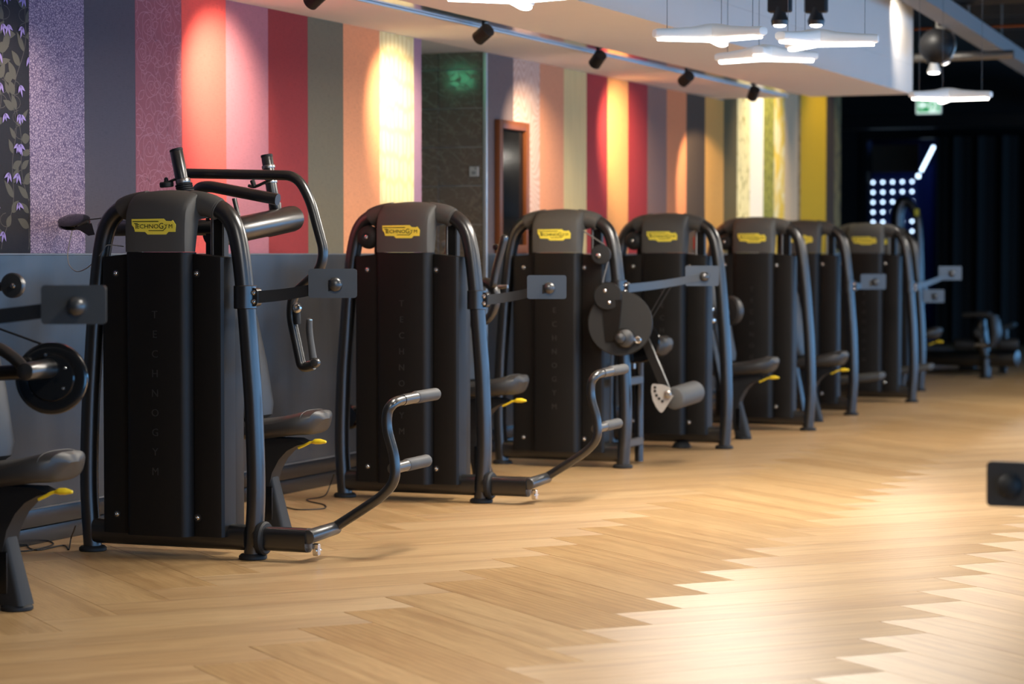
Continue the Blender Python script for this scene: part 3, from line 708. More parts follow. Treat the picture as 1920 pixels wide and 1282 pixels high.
obj('chrome_ring', MB().cyl(loc(M1, PX(344.2, 344, 8.98)), loc(M1, PX(342.5, 336, 8.98)), .0315, None, 28, .002), STEEL, up)
bel = MB()
for k in range(4): bel.cyl(loc(M1, PX(345+k*1.0, 348+k*4, 8.98)), loc(M1, PX(344.4+k, 345+k*4, 8.98)), .037, None, 28, .002)
obj('bellows', bel, RUBBER, up)
kn = obj('adjust_knob', MB().lathe(loc(M1, PX(313, 351, 8.96)), V((-.1, .05, 1)), [(.026, 0), (.030, .004), (.030, .018), (.026, .023), (.011, .024), (.009, .03), (.009, .036), (.004, .042)], 28), RUBBER, up)
obj('knob_bracket', MB().tube(TP(M1, 8.965, [(313, 343), (324, 338), (335, 334)]), .006, 8, 3), TUBE, up)
pa = obj('press_arm', MB().fillet(TP(M1, 9.12, [(352, 325), (556, 329), (581, 372), (608, 472), (600, 507), (549, 553), (545, 590), (566, 690), (588, 684)]), .0215, .075, 18), TUBE, M1)
obj('arm_end_cap', MB().lathe(loc(M1, PX(590, 680, 9.115)), V((-1, -.25, 0)), [(.02, -.03), (.0215, -.02), (.0215, .004), (.016, .012), (.004, .014)], 24), TUBE, pa)
obj('hand_grip', MB().tube(TP(M1, 9.13, [(588, 678), (584, 650), (580, 620), (580, 600)]), .0155, 16, 4, rad=[.017, .0145, .0145, .0135], round_end=True), GRIP, pa)
obj('grip_end', MB().lathe(loc(M1, PX(580.3, 601, 9.13)), V((0, 0, 1)), [(.0125, 0), (.0125, .004), (.009, .007)], 20), CHROME, pa)
obj('arm_button', MB().lathe(loc(M1, PX(556.5, 577, 9.08)), V((-1, -.3, 0)), [(.018, -.02), (.0215, 0), (.0215, .004), (.017, .007), (.008, .008), (.002, .006)], 28), CHROME, pa)
obj('button_stem', MB().cyl(loc(M1, PX(556, 582, 9.10)), loc(M1, PX(558, 608, 9.10)), .016, .014), RUBBER, pa)
lk = obj('link_arm', MB().fillet(TP(M1, 9.30, [(366, 372), (372, 352), (392, 349), (521, 374)]), .0255, .05, 18), TUBE, M1)
fu = obj('far_upright', MB().cyl(loc(M1, PX(517, 402, 9.62)), loc(M1, PX(500, 291, 9.62)), .0255, None, 28, .003), TUBE, M1)
obj('cap_ring', MB().cyl(loc(M1, PX(500.6, 295, 9.62)), loc(M1, PX(499.8, 290, 9.62)), .0268, None, 28, .002), RUBBER, fu)
for t0, t1 in ((310, 316), (338, 344)):
    obj('chrome_ring', MB().cyl(loc(M1, PX(500+(t1-291)*.153, t1, 9.62)), loc(M1, PX(500+(t0-291)*.153, t0, 9.62)), .030, None, 28, .002), STEEL, fu)
obj('cone_tip', MB().cyl(loc(M1, PX(517, 385, 9.61)), loc(M1, PX(525, 405, 9.60)), .027, .006, 24), TUBE, fu)
obj('latch_lever', MB().tube(TP(M1, 9.40, [(466, 348), (478, 350), (500, 340), (512, 334)]), .007, 8, 3).tube(TP(M1, 9.40, [(473, 338), (477, 350)]), .011, 10, 0), TUBE, fu)
obj('strut', MB().cyl(loc(M1, PX(439, 372, 9.2)), loc(M1, PX(447, 405, 9.2)), .010), TUBE, M1)
obj('side_plate', MB().poly([loc(M1, PX(a, b, x)) for x in (9.0, 9.03) for a, b in ((386, 400), (392, 402), (402, 468), (398, 480), (386, 480))], [(0, 1, 2, 3, 4), (9, 8, 7, 6, 5)] + [(i, (i+1) % 5, 5+(i+1) % 5, 5+i) for i in range(5)]), TUBE, M1)
fp = obj('flat_pulley', MB().lathe(loc(M1, PX(139, 416, 9.05)), V((-.42, -.12, 1)), [(.03, -.014), (.064, -.013), (.070, -.009), (.070, -.004), (.063, 0), (.070, .004), (.070, .009), (.062, .013), (.03, .016)], 40), GLOSS, M1)
obj('pulley_bracket', MB().poly([loc(M1, PX(a, b, x)) for x in (9.0, 9.08) for a, b in ((131, 428), (172, 418), (178, 440), (166, 442), (150, 432))], [(0, 1, 2, 3, 4), (9, 8, 7, 6, 5)] + [(i, (i+1) % 5, 5+(i+1) % 5, 5+i) for i in range(5)]), TUBE, fp)
obj('pull_cable', MB().tube(TP(M1, 9.03, [(165, 412), (232, 404)]), .0025, 8, 0), CABLEK, fp)
obj('hanging_cable', MB().tube([loc(M1, PX(a, b, x)) for a, b, x in ((136, 430, 9.0), (129, 462, 8.98), (127, 484, 8.95), (132, 500, 8.9), (145, 509, 8.85), (162, 503, 8.80), (180, 487, 8.75), (193, 470, 8.72), (198, 462, 8.715), (206, 459, 8.72), (232, 462, 8.74))], .0022, 8, 5), mat('grey sheathed cable', (0.22, 0.21, 0.20), 0.35), M1)

M2 = tower(11.2, -.755, 'second weight machine from the left, with upright press handles and a curved foot bar', beam_ext=True, console=(1.02, tip(11.2, -.755, 1025, 538, 11.26)))
seat(M2, .90, -1.005, .60); foot_lever(M2, 11.2)
ph = obj('press_handle', MB().tube(TP(M2, 11.95, [(946, 444), (938, 475), (930, 505), (924, 536)]), .021, 16, 4, round_end=True), TUBE, M2)
obj('handle_bend', MB().tube(TP(M2, 12.0, [(868, 604), (892, 606), (912, 600), (926, 580), (930, 555), (922, 536), (908, 528)]), .023, 16, 5, rad=[.02, .021, .023, .024, .026, .03, .026], round_end=True), TUBE, ph)
obj('end_button', MB().lathe(loc(M2, PX(929, 463, 11.98)), V((-1, .2, 0)), [(.014, -.02), (.018, 0), (.012, .008)], 20), TUBE, ph)
obj('lock_nut', MB().cyl(loc(M2, PX(935, 538, 11.93)), loc(M2, PX(952, 537, 11.93)), .012, .010, 18), STEEL, ph)
fh = obj('far_handle', MB().cyl(loc(M2, PX(852, 440, 11.75)), loc(M2, PX(838, 476, 11.75)), .014, .02, 18), TUBE, M2)
obj('handle_cap', MB().cyl(loc(M2, PX(828, 459, 11.72)), loc(M2, PX(847, 453, 11.74)), .019, .019, 20, .003), GRIP, fh)
sp2 = obj('lower_pulley', MB().lathe(loc(M2, PX(655, 781, 11.5)), V((-.5, .1, 0)), [(.02, -.02), (.056, -.018), (.066, -.01), (.066, .01), (.056, .018), (.02, .02)], 36), GLOSS, M2)

M3 = tower(13.33, -.765, 'third weight machine, a leg machine with a big cam plate and grey roller pad', dome=False, console=(1.05, tip(13.33, -.765, 1316, 517, 13.55)))
cp3 = obj('cam_plate', MB().lathe(loc(M3, PX(1163, 606, 13.16)), V((-1, -.25, .05)), [(.03, -.016), (.180, -.016), (.187, -.010), (.187, .008), (.183, .012), (.03, .013)], 64), mat('dark cam enamel', (.012, .011, .0095), .5, 0, .35, .1, 500), M3)
obj('counterweight', MB().lathe(loc(M3, PX(1139, 555, 13.11)), V((-1, -.25, .05)), [(.078, -.055), (.082, -.050), (.082, .0), (.076, .006), (.01, .008)], 40), SHROUD, cp3)
for a, b in ((1142, 567), (1134, 545)): obj('bolt', MB().lathe(loc(M3, PX(a, b, 13.10)), V((-1, -.25, 0)), [(.009, -.004), (.009, .003), (.004, .006)], 14), CHROME, cp3)
obj('pivot_hub', MB().lathe(loc(M3, PX(1172, 634, 13.12)), V((-1, -.25, .05)), [(.056, -.02), (.058, .01), (.05, .024), (.035, .028)], 32), TUBE, cp3)
obj('pivot_cap', MB().lathe(loc(M3, PX(1163, 634, 13.08)), V((-1, -.25, .05)), [(.031, -.03), (.033, .012), (.028, .022), (.01, .026)], 28), TUBE, cp3)
obj('crank_plate', MB().prism([(-.035, -.24), (.035, -.24), (.06, 0), (-.06, 0)], .012, front(0, 0, 0) ), SHROUD, cp3, loc(M3, PX(1148, 562, 13.125)))
obj('index_hole', MB().lathe(loc(M3, PX(1196, 637, 13.14)), V((-1, -.25, 0)), [(.02, -.01), (.02, .006), (.016, .007), (.014, .0)], 20), CHROME, cp3)
rc = obj('rear_cam', MB().lathe(loc(M3, PX(1199, 641, 13.40)), V((-1, -.12, .05)), [(.03, -.014), (.117, -.014), (.122, -.006), (.116, 0), (.122, .006), (.117, .014), (.03, .014)], 48), GLOSS, M3)
pl3 = obj('top_pulley', MB().lathe(loc(M3, PX(1127, 477, 13.2)), V((-1, -.15, 0)), [(.03, -.014), (.054, -.013), (.058, -.008), (.058, .008), (.054, .013), (.02, .016)], 36), RUBBER, M3)
obj('pulley_bolt', MB().lathe(loc(M3, PX(1122, 479, 13.18)), V((-1, -.15, 0)), [(.014, -.002), (.014, .004), (.009, .005), (.006, .012), (.003, .013)], 20), CHROME, pl3)
obj('pulley_cable', MB().tube(TP(M3, 13.22, [(1092, 432), (1134, 459)]), .004, 8, 0).tube(TP(M3, 13.22, [(1142, 470), (1140, 490), (1132, 520), (1128, 545)]), .004, 8, 3), WIRE, pl3)
obj('drive_belt', MB().tube(TP(M3, 13.45, [(1248, 538), (1205, 612)]), .0035, 8, 0).tube(TP(M3, 13.45, [(1258, 537), (1213, 612)]), .0035, 8, 0), RUBBER, M3)
ra = obj('roller_arm', MB().prism(rrect(.05, .40, .024), .025, Matrix.Translation(loc(M3, PX(1232, 687, 13.35))) @ FRONT @ Matrix.Rotation(.42, 4, 'Z')), TUBE, M3)
obj('roller_pad', MB().cyl(loc(M3, PX(1262, 747, 13.33)), loc(M3, PX(1304, 734, 13.62)), .066, .066, 36, .014), mat('dark grey roller foam', (0.075, 0.075, 0.073), .6, 0, .4, .3, 300), ra)
fan = [(0.0, .0), (.012, .025), (.0, .04), (-.035, .052), (-.095, .056), (-.104, .045), (-.106, .01), (-.095, -.04), (-.075, -.08), (-.055, -.105), (-.042, -.11), (-.03, -.10), (.03, -.01)]
gp = obj('graduated_plate', MB().prism(list(reversed(fan)), .006, Matrix.Translation(loc(M3, PX(1254, 738, 13.31))) @ FRONT), PLATE, ra)
for a, b in ((1228, 726), (1228, 733), (1231, 741), (1236, 747), (1242, 752)):
    obj('index_notch', MB().lathe(loc(M3, PX(a, b, 13.302)), V((-1, 0, 0)), [(.0085, 0), (.0085, .002)], 14), BLACKMETAL, gp)
obj('arm_bolt', MB().lathe(loc(M3, PX(1252, 739, 13.29)), V((-1, -.2, 0)), [(.022, -.012), (.022, .002), (.016, .006), (.012, .006), (.01, .010)], 24), STEEL, ra)
obj('side_tube', MB().tube([(.35, -.36, .01), (.35, -.36, .45), (.32, -.37, .68)], .026, 16, 4), TUBE, M3)
for z_ in (.135, .50): obj('side_brace', MB().box((.18, -.372, z_), (.36, .03, .05), .006, 1), TUBE, M3)
obj('release_latch', MB().box(loc(M3, PX(1182, 686, 13.5)), (.03, .06, .035), .004, 1), STEEL, M3)
s3 = obj('thigh_pad', cushion(MB(), [(loc(M3, PX(a, b, 13.9)), (hw, 0, 0), (0, th*.3, th)) for a, b, hw, th in ((1222, 655, .06, .03), (1228, 652, .1, .05), (1240, 648, .12, .058), (1250, 643, .1, .045), (1256, 640, .06, .02))], 20, 2.6), LEATHER, M3)

M4 = tower(14.89, -.91, 'fourth weight machine, the one with an oval side cushion beside its right tube')
seat(M4, .82, -1.40, .56)
op = obj('side_cushion', MB().lathe(loc(M4, PX(1371, 582, 15.55)), V((.9, -.5, .02)), [(.05, -.03), (.085, -.026), (.096, -.015), (.098, .01), (.092, .026), (.07, .034), (.02, .036)], 40), LEATHER, M4)
obj('cushion_arm', MB().cyl(loc(M4, PX(1335, 600, 15.5)), loc(M4, PX(1368, 584, 15.52)), .02), TUBE, op)
for a, b, r in ((1336, 600, .02), (1336, 580, .011)): obj('chrome_joint', MB().lathe(loc(M4, PX(a, b, 15.4)), V((-1, -.5, 0)), [(r, -.015), (r, .004), (r*.5, .010)], 20), CHROME, op)
obj('slanted_strut', MB().cyl(loc(M4, PX(1330, 620, 15.5)), loc(M4, PX(1354, 730, 15.5)), .028, .03), TUBE, M4)
obj('base_skid', MB().lathe((-.02, -.10, 0), (0, 0, 1), [(.06, 0), (.064, .006), (.05, .03), (.03, .04)], 28), RUBBER, M4)

M5 = tower(16.65, -.995, 'fifth weight machine from the left, without a console, its yellow seat lever showing')
seat(M5, .90, -1.42, .53)
obj('slanted_strut', MB().cyl(loc(M5, PX(1492, 690, 17.3)), loc(M5, PX(1506, 775, 17.3)), .026, .026), TUBE, M5)
M6 = tower(18.37, -.88, 'sixth weight machine, half hidden, with a short console and a low grey pad', dome=False, console=(1.0, tip(18.37, -.88, 1637, 528, 18.45)))
obj('low_pad', cushion(MB(), [(loc(M6, PX(a, b, 19.1)), (hw, 0, 0), (0, 0, th)) for a, b, hw, th in ((1658, 703, .05, .012), (1654, 704, .1, .03), (1630, 707, .13, .034), (1590, 711, .13, .034), (1574, 713, .1, .03), (1570, 714, .05, .012))], 20, 3), GRIP, M6)
obj('pad_post', MB().cyl(loc(M6, PX(1600, 712, 19.1)), loc(M6, PX(1590, 765, 19.1)), .025), TUBE, M6)
M7 = tower(20.15, -.96, 'seventh weight machine, its hood the palest, lit from above', console=(.97, tip(20.15, -.96, 1781, 512, 20.35)))
obj('low_pad', cushion(MB(), [(loc(M7, PX(a, b, 20.9)), (hw, 0, 0), (0, 0, th)) for a, b, hw, th in ((1750, 686, .05, .012), (1746, 687, .1, .03), (1725, 690, .13, .034), (1690, 695, .13, .034), (1676, 696, .05, .012))], 20, 3), GRIP, M7)
obj('pad_post', MB().cyl(loc(M7, PX(1695, 696, 20.9)), loc(M7, PX(1690, 745, 20.9)), .025), TUBE, M7)
M8 = tower(21.85, -.66, 'eighth weight machine, almost hidden behind the seventh, one blue-lit tube showing', dome=False, console=(.97, tip(21.85, -.66, 1750, 555, 21.9)))
seat(M8, .85, -1.05, .56)

# ------------------------------------------------------------------ machines at the far end
tm = empty('pulley_tower', (25.9, -.02, 0)); tag(tm, 'tall black pulley tower rising behind the seventh machine', 'gym machine')
L_ = lambda p: loc(tm, p)
obj('arch_column', MB().tube([L_(PX(a, b, 25.9)) for a, b in ((1682, 738), (1682, 600), (1682, 430), (1684, 395), (1692, 379), (1704, 380), (1714, 396), (1722, 430), (1725, 600), (1725, 740))], .06, 18, 4, rad=[.075, .075, .07, .07, .065, .05, .045, .045, .045, .045]), TUBE, tm)
shr = obj('side_shroud', MB().box(L_(PX(1712, 560, 26.1)), (.3, .16, 1.35), .02, 2), SHROUD, tm)
obj('logo_plate', MB().prism(rrect(.05, .075, .008), .004, Matrix.Translation(L_(PX(1719, 398, 25.83))) @ FRONT), LOGOY, tm)
bn = empty('roller_bench', (24.8, -1.05, 0)); tag(bn, 'low black bench machine with two roller pads at the far right', 'gym machine')
B_ = lambda a, b, x=24.8: loc(bn, PX(a, b, x))
obj('main_beam', MB().cyl(B_(1722, 670, 25.0), B_(1908, 672, 24.8), .078, .088, 28, .01), TUBE, bn)
lg = obj('leg', MB().tube([B_(1848, 672), B_(1848, 700), B_(1848, 710)], .055, 18, 0), TUBE, bn); obj('foot', MB().lathe(loc(bn, PZ(1848, 709, 0)), (0, 0, 1), [(.07, 0), (.072, .01), (.055, .02)], 24), RUBBER, lg)
obj('leg', MB().cyl(B_(1880, 680, 25.6), loc(bn, PZ(1880, 701, 0)), .04), TUBE, bn)
for a, b in ((1789, 1826), (1872, 1909)): obj('roller_pad', MB().cyl(B_(a, 645, 24.7), B_(b, 646, 24.75), .06, None, 28, .012), RUBBER, bn)
obj('roller_axle', MB().cyl(B_(1789, 646, 24.72), B_(1909, 647, 24.75), .018), STEEL, bn)
obj('top_pad', cushion(MB(), [(B_(a, b, 24.6), (.14, 0, 0), (.0, tv*.5, th)) for a, b, th, tv in ((1808, 590, .01, 0), (1810, 590, .024, 0), (1835, 589, .028, 0), (1856, 590, .03, .02), (1864, 597, .035, .05))], 20, 3), LEATHER, bn)
obj('side_pad', cushion(MB(), [(B_(a, b, 24.6), (.13, 0, 0), (0, th, 0)) for a, b, th in ((1864, 590, .02), (1865, 600, .045), (1868, 625, .05), (1866, 640, .045), (1858, 652, .03))], 20, 3), LEATHER, bn)
obj('pad_column', MB().tube([B_(1840, 598), B_(1838, 620), B_(1842, 645), B_(1848, 668)], .05, 18, 4, rad=[.05, .075, .07, .05]), TUBE, bn)
obj('handle_knob', MB().lathe(B_(1836, 622, 24.6), (-1, -.2, .6), [(.05, -.03), (.055, 0), (.04, .015), (.01, .02)], 24), GRIP, bn)
obj('base_rail', MB().cyl(B_(1738, 696, 25.2), B_(1850, 695, 25.0), .025), STEEL, bn)
obj('weight_block', MB().box(B_(1815, 685, 25.1), (.2, .16, .10), .012, 2), SHROUD, bn)
b2 = empty('flat_bench', (29.0, .15, 0)); tag(b2, 'grey tilted bench pad behind the roller bench', 'gym bench')
C_ = lambda a, b, x=29.0: loc(b2, PX(a, b, x))
obj('bench_pad', cushion(MB(), [(C_(a, b), (.14, 0, 0), (0, 0, th)) for a, b, th in ((1868, 622, .01), (1871, 620, .03), (1885, 613, .035), (1900, 609, .035), (1904, 608, .01))], 20, 3), GRIP, b2)
obj('bench_leg', MB().cyl(C_(1886, 618), loc(b2, V((29.0, PX(1886, 640, 29).y, 0))), .03), TUBE, b2)
# console of the machine across the aisle, at the right edge
xm = empty('aisle_machine', (6.35, -4.98, 0)); tag(xm, 'dark console on a low arm cut off by the right edge', 'gym machine')
X_ = lambda a, b, x=6.35: loc(xm, PX(a, b, x))
cpx = obj('console', MB().prism(rrect(.196, .118, .012), .014, Matrix.Translation(X_(1922, 908)) @ FRONT), CONSOLE, xm)
obj('console_knob', MB().lathe(X_(1893, 910, 6.335), V((-1, 0, 0)), [(.03, -.006), (.033, .006), (.03, .016), (.02, .024), (.002, .028)], 28), RUBBER, cpx)
obj('console_arm', arm_bar(V((0.01, -.16, .62)), X_(1893, 910, 6.345)), TUBE, cpx)
xp = obj('upright_tube', MB().tube([(0, -.2, .01), (0, -.2, .5), (0, -.19, 1.0), (0.02, -.2, 1.38)], .0385, 18, 4), TUBE, xm); part('foot', 'foot', b_foot, RUBBER, xp, (0, -.2, 0))
obj('base_beam', MB().box((0, -.75, .088), (.085, 1.06, .10), .02, 2), TUBE, xm)

# ------------------------------------------------------------------ wall fittings
mr = empty('framed_mirror', (14.395, -.001, 1.253)); tag(mr, 'narrow wood-framed dark mirror standing on the wainscot cap', 'mirror')
WOODF = mat('brown wood frame', lin((120, 66, 30)), .45, grain=.2, gscale=120, var=.25)
mw, mh, fw = .515, .845, .055
fm = MB()
for x in (-mw/2+fw/2, mw/2-fw/2): fm.box((x, -.022, mh/2), (fw, .038, mh), .006, 2)
for z in (fw/2, mh-fw/2): fm.box((0, -.022, z), (mw-2*fw, .038, fw), .006, 2)
obj('frame', fm, WOODF, mr); obj('glass', MB().box((0, -.010, mh/2), (mw-2*fw+.01, .008, mh-2*fw+.01)), mat('dark mirror glass', (.008, .008, .008), .10, 0, .15), mr)
sw = empty('wall_switch', (13.985, .07, 1.765)); tag(sw, 'small white switch plate on the dark corridor tiles', 'switch')
obj('plate', MB().box((-.005, 0, 0), (.010, .062, .062), .002, 1), mat('light grey plate', (.45, .44, .42), .5), sw); obj('rocker', MB().box((-.011, 0, -.008), (.004, .03, .022), .001, 1).lathe((-.010, -.012, .02), (-1, 0, 0), [(.008, 0), (.008, .003)], 14), mat('grey rocker', (.22, .22, .21), .4), sw)
fa = empty('fire_call_point', (18.35, -.003, 1.335)); tag(fa, 'small red fire alarm box on the wall behind the fourth machine', 'fire alarm')
obj('box', MB().box((0, -.02, 0), (.11, .04, .10), .004, 1), mat('fire red', lin((200, 30, 36)), .4), fa)
obj('sign_face', MB().box((0.012, -.0415, .002), (.05, .002, .055)), mat('white sign face', (.8, .78, .74), .5), fa)
obj('symbol', MB().box((0.012, -.043, -.008), (.018, .001, .026)).box((0.012, -.043, .015), (.006, .001, .016)), mat('fire red', lin((200, 30, 36)), .4), fa)
gb = tag(obj('junction_box', MB().box((18.35, -.022, 1.465), (.09, .04, .08), .004, 2), mat('light grey plate', (.45, .44, .42), .5)), 'small grey wall box above the red fire alarm', 'wall box')
def exit_sign(name, M, w_, h_, label, strength):
    e = empty(name, M.translation); tag(e, label, 'exit sign'); M0_ = Matrix.Translation(-M.translation) @ M
    GR, WH = emit('exit green %g' % strength, lin((10, 150, 80)), strength), emit('exit white %g' % strength, (.80, 1, .90) if strength < 5 else (.2, .9, .5), strength*1.2)
    obj('housing', MB().prism(rrect(w_+.02, h_+.02, .01), .03, M0_ @ Matrix.Translation((0, 0, -.032))), WHITEPL, e)
    obj('face', MB().prism(rrect(w_, h_, .005), .002, M0_), WH, e)
    g_ = MB()
    g_.poly([M0_ @ V((x*w_, y*h_, .003)) for x, y in ((-.46, -.42), (.02, -.42), (.02, .42), (-.46, .42))], [(0, 1, 2, 3)])
    obj('green_field', g_, GR, e)
    a_ = MB()                                                        # arrow to the left, running figure, door
    a_.poly([M0_ @ V((x*w_, y*h_, .004)) for x, y in ((-.42, 0), (-.26, .3), (-.26, .11), (-.06, .11), (-.06, -.11), (-.26, -.11), (-.26, -.3))], [(0, 1, 2, 3, 4, 5, 6)])
    obj('arrow', a_, WH, e)
    f_ = MB(); F = lambda pts: f_.poly([M0_ @ V((x*w_, y*h_, .004)) for x, y in pts], [tuple(range(len(pts)))])
    F([(.17+.03*math.cos(t*.6283), .27+.055*math.sin(t*.6283)) for t in range(10)])
    F([(.10, .18), (.20, .20), (.22, -.02), (.14, -.04)]); F([(.14, -.02), (.22, -.02), (.12, -.22), (.05, -.40), (.01, -.38), (.08, -.2)])
    F([(.16, -.02), (.22, -.02), (.27, -.2), (.24, -.4), (.20, -.4), (.22, -.22)]); F([(.10, .18), (.12, .12), (.05, .02), (.02, .05)]); F([(.20, .18), (.29, .06), (.27, .03), (.19, .12)])
    F([(.34, -.42), (.46, -.42), (.46, .42), (.34, .42)])
    obj('running_figure', f_, GR, e); return e
ec = PX(1741, 197, 29.8)
exit_sign('exit_sign', Matrix.Translation(ec) @ FRONT, .30, .205, 'green exit sign with an arrow hanging below the far pendant lamp', .9)
# sign inside the corridor, seen as a green reflection in the tiles
vx = PX(866, 130, 13.99); yy = vx.y + (vx.y - CAM.y)/(vx.x)*0.95
mm = Matrix.Translation((13.045, yy, 2.42)) @ Matrix(((0, 0, 1, 0), (1, 0, 0, 0), (0, 1, 0, 0), (0, 0, 0, 1)))
exit_sign('exit_sign', mm, .17, .115, 'green exit sign inside the corridor, mirrored in the dark tiles', 9.0)

# ------------------------------------------------------------------ track spotlights washing the wall
def spot(x, aim_x, aim_z, power, label, size=66, blend=1.0):
    o = empty('track_spotlight', (x, -.69, 2.538)); tag(o, label, 'spotlight', 'black spotlights in the ceiling slot')
    p = V((x, -.69, 2.455)); aim = V((aim_x, 0, aim_z)); d = (aim-p).normalized(); Lp = p - o.location
    part('stem', 'spstem', lambda: MB().cyl((0, 0, 0), (0, 0, -.06), .009).box((0, 0, -.01), (.10, .03, .02), .003, 1), BLACKMETAL, o)
    h = obj('lamp_head', MB().lathe(Lp - d*.05, d, [(.030, 0), (.040, .004), (.040, .098), (.037, .100), (.034, .085), (.001, .08)], 28), BLACKMETAL, o)
    obj('lens', MB().lathe(Lp + d*.033, d, [(.0335, 0), (.0335, .003)], 24), emit('warm lens', (1, .8, .55), 12), h)
    l = bpy.data.lights.new('spot_beam', 'SPOT'); l.energy = power; l.color = (1, .79, .56); l.spot_size = math.radians(size); l.spot_blend = blend; l.shadow_soft_size = .03
    q = bpy.data.objects.new('spot_beam', l); COL.objects.link(q); q.parent = o; q.location = Lp + d*.06; q.rotation_euler = d.to_track_quat('-Z', 'Y').to_euler()
    return o
spot(8.45, 8.75, 1.75, 45, 'spotlight in the slot above the machine cut off at the left')
spot(10.25, 10.54, 2.06, 150, 'spotlight in the slot above the coral strip')
spot(12.3, 12.62, 2.05, 130, 'spotlight in the slot above the cream strip left of the doorway')
spot(14.15, 14.72, 1.84, 120, 'spotlight in the slot above the wood-framed mirror')
spot(15.94, 16.47, 2.05, 130, 'spotlight in the slot above the narrow orange strip between two red ones')
spot(17.6, 18.6, 1.45, 110, 'spotlight at the far end of the slot', 62, .35)

# ------------------------------------------------------------------ star-shaped pendant lamps
LED = emit('led diffuser', (1.0, .95, .88), 7.0)
def b_star():
    mb = MB()
    for k in range(3):
        a = math.radians(120*k); d = V((math.cos(a), math.sin(a), 0)); n = V((-d.y, d.x, 0)); rs = []
        for t, hw, zt, zb in ((0, .065, .105, 0), (.06, .062, .10, 0), (.14, .056, .082, 0), (.30, .050, .066, 0), (.40, .048, .062, 0), (.42, .042, .056, .006), (.425, .03, .045, .016)):
            rs.append([d*t + n*(hw*cx) + V((0, 0, (zt+zb)/2 + (zt-zb)/2*cy)) for cx, cy in rrect(2, 2, .7, 4)])
        mb.rings(rs)
    return mb
def b_led():
    mb = MB()
    for k in range(3):
        a = math.radians(120*k); d = V((math.cos(a), math.sin(a), 0)); n = V((-d.y, d.x, 0)); rs = []
        for t, hw in ((.0, .046), (.1, .044), (.37, .040), (.39, .032), (.395, .015)):
            rs.append([d*t + n*(hw*cx) + V((0, 0, -.004+.016*cy)) for cx, cy in rrect(2, 2, .8, 3)])
        mb.rings(rs)
    return mb
def star(p, rz, label, power=46, s=.72):
    o = empty('star_pendant_lamp', p); o.rotation_euler.z = math.radians(rz); o.scale = (s, s, s); tag(o, label, 'pendant lamp', 'white star-shaped pendant lamps')
    part('lamp_body', 'star', b_star, emit('lamp housing with added glow', (.82, .82, .80), .22), o); part('diffuser', 'led', b_led, LED, o)  # slight glow in the body material stands in for light on its sides
    for k in range(3):
        a = math.radians(120*k)
        part('suspension_wire', 'swire', lambda: MB().cyl((0, 0, .03), (0, 0, (CEIL-LZ-.002)/.72), .0022, None, 6), WIRE, o, (.33*math.cos(a), .33*math.sin(a), 0))
    l = bpy.data.lights.new('lamp_light', 'AREA'); l.shape = 'DISK'; l.size = .6; l.energy = power; l.color = (1.0, .91, .80)
    q = bpy.data.objects.new('lamp_light', l); COL.objects.link(q); q.parent = o; q.location = (0, 0, -.02); return o
LZ = 2.28
star(PZ(1338, 74, LZ), 8, 'star pendant lamp, left of the cluster of three, its end touching the next lamp')
star(PZ(1530, 83, LZ), 40, 'star pendant lamp, right of the cluster of three')
star(PZ(1432, 110, LZ), 70, 'star pendant lamp, lowest of the cluster of three')
star(PZ(1777, 186, LZ), 20, 'single star pendant lamp hanging in front of the exit sign')
star(PZ(965, 1, LZ), 12, 'star pendant lamp cut off by the top edge')
for x, y, r, pw in ((3.8, -4.2, 45, 44), (6.3, -3.0, 30, 48), (9.2, -4.4, 10, 46), (13.2, -4.9, 80, 60), (16.6, -4.6, 33, 70), (19.8, -3.4, 60, 75), (23.4, -3.95, 20, 60)):  # unseen pendants, added to brighten the floor and the machine fronts
    star((x, y, LZ), r, 'added star pendant lamp over the aisle ' + {45: 'nearest the viewer', 30: 'before the first full machine', 10: 'beside the first full machine', 80: 'beside the third machine', 33: 'beside the fifth machine', 60: 'beside the seventh machine', 20: 'beyond the eighth machine'}[r] + ', above the top edge', pw)

# ------------------------------------------------------------------ open ceiling: spot heads, speaker, tray, pipes, ducts
def can(px, py, x, z_top, label, white=False, tilt=(0, 0, -1), r=.055):
    p = PX(px, py, x); o = empty('ceiling_spotlight', p); tag(o, label, 'spotlight'); d = V(tilt).normalized()
    mm_ = WHITEPL if white else mat('dark lamp metal', (.05, .05, .05), .35, .4)
    h = obj('lamp_head', MB().lathe(d*-.10, d, [(.02, 0), (.032, .01), (.036, .05), (.05, .085), (r, .11), (r-.004, .11), (r-.012, .10), (.001, .09)], 28), mm_, o)
    obj('lens', MB().lathe(d*-.005, d, [(r-.008, 0), (r-.008, .012), (r-.016, .022), (.004, .027)], 24), emit('cool lens', (1, .96, .9), 9), h)
    obj('yoke', MB().box((0, 0, .11), (.06, .13, .10), .008, 1).cyl((0, 0, .12), (0, 0, z_top-p.z), .012), BLACKMETAL, o)
    return p
can(1462, 44, 13.0, 3.68, 'black ceiling spotlight, left of the pair above the star lamps', r=.044)
can(1530, 44, 13.6, 3.68, 'black ceiling spotlight, right of the pair above the star lamps', r=.044)
can(1751, 134, 19.2, 3.68, 'white ceiling spotlight under the round black speaker', True)
can(1772, 116, 20.4, 3.68, 'white ceiling spotlight turned aside behind the black speaker', True, (.3, -.3, -.9), .045)
l = bpy.data.lights.new('spot_beam', 'SPOT'); l.energy = 60; l.color = (1, .92, .8); l.spot_size = math.radians(75); l.spot_blend = 1.0; l.shadow_soft_size = .04
pp = PX(1640, 20, 17.4); q = bpy.data.objects.new('spot_beam', l); COL.objects.link(q); q.location = (18.05, -1.76, 3.25); q.rotation_euler = (V((18.72, -1.61, 2.6))-q.location).to_track_quat('-Z', 'Y').to_euler()
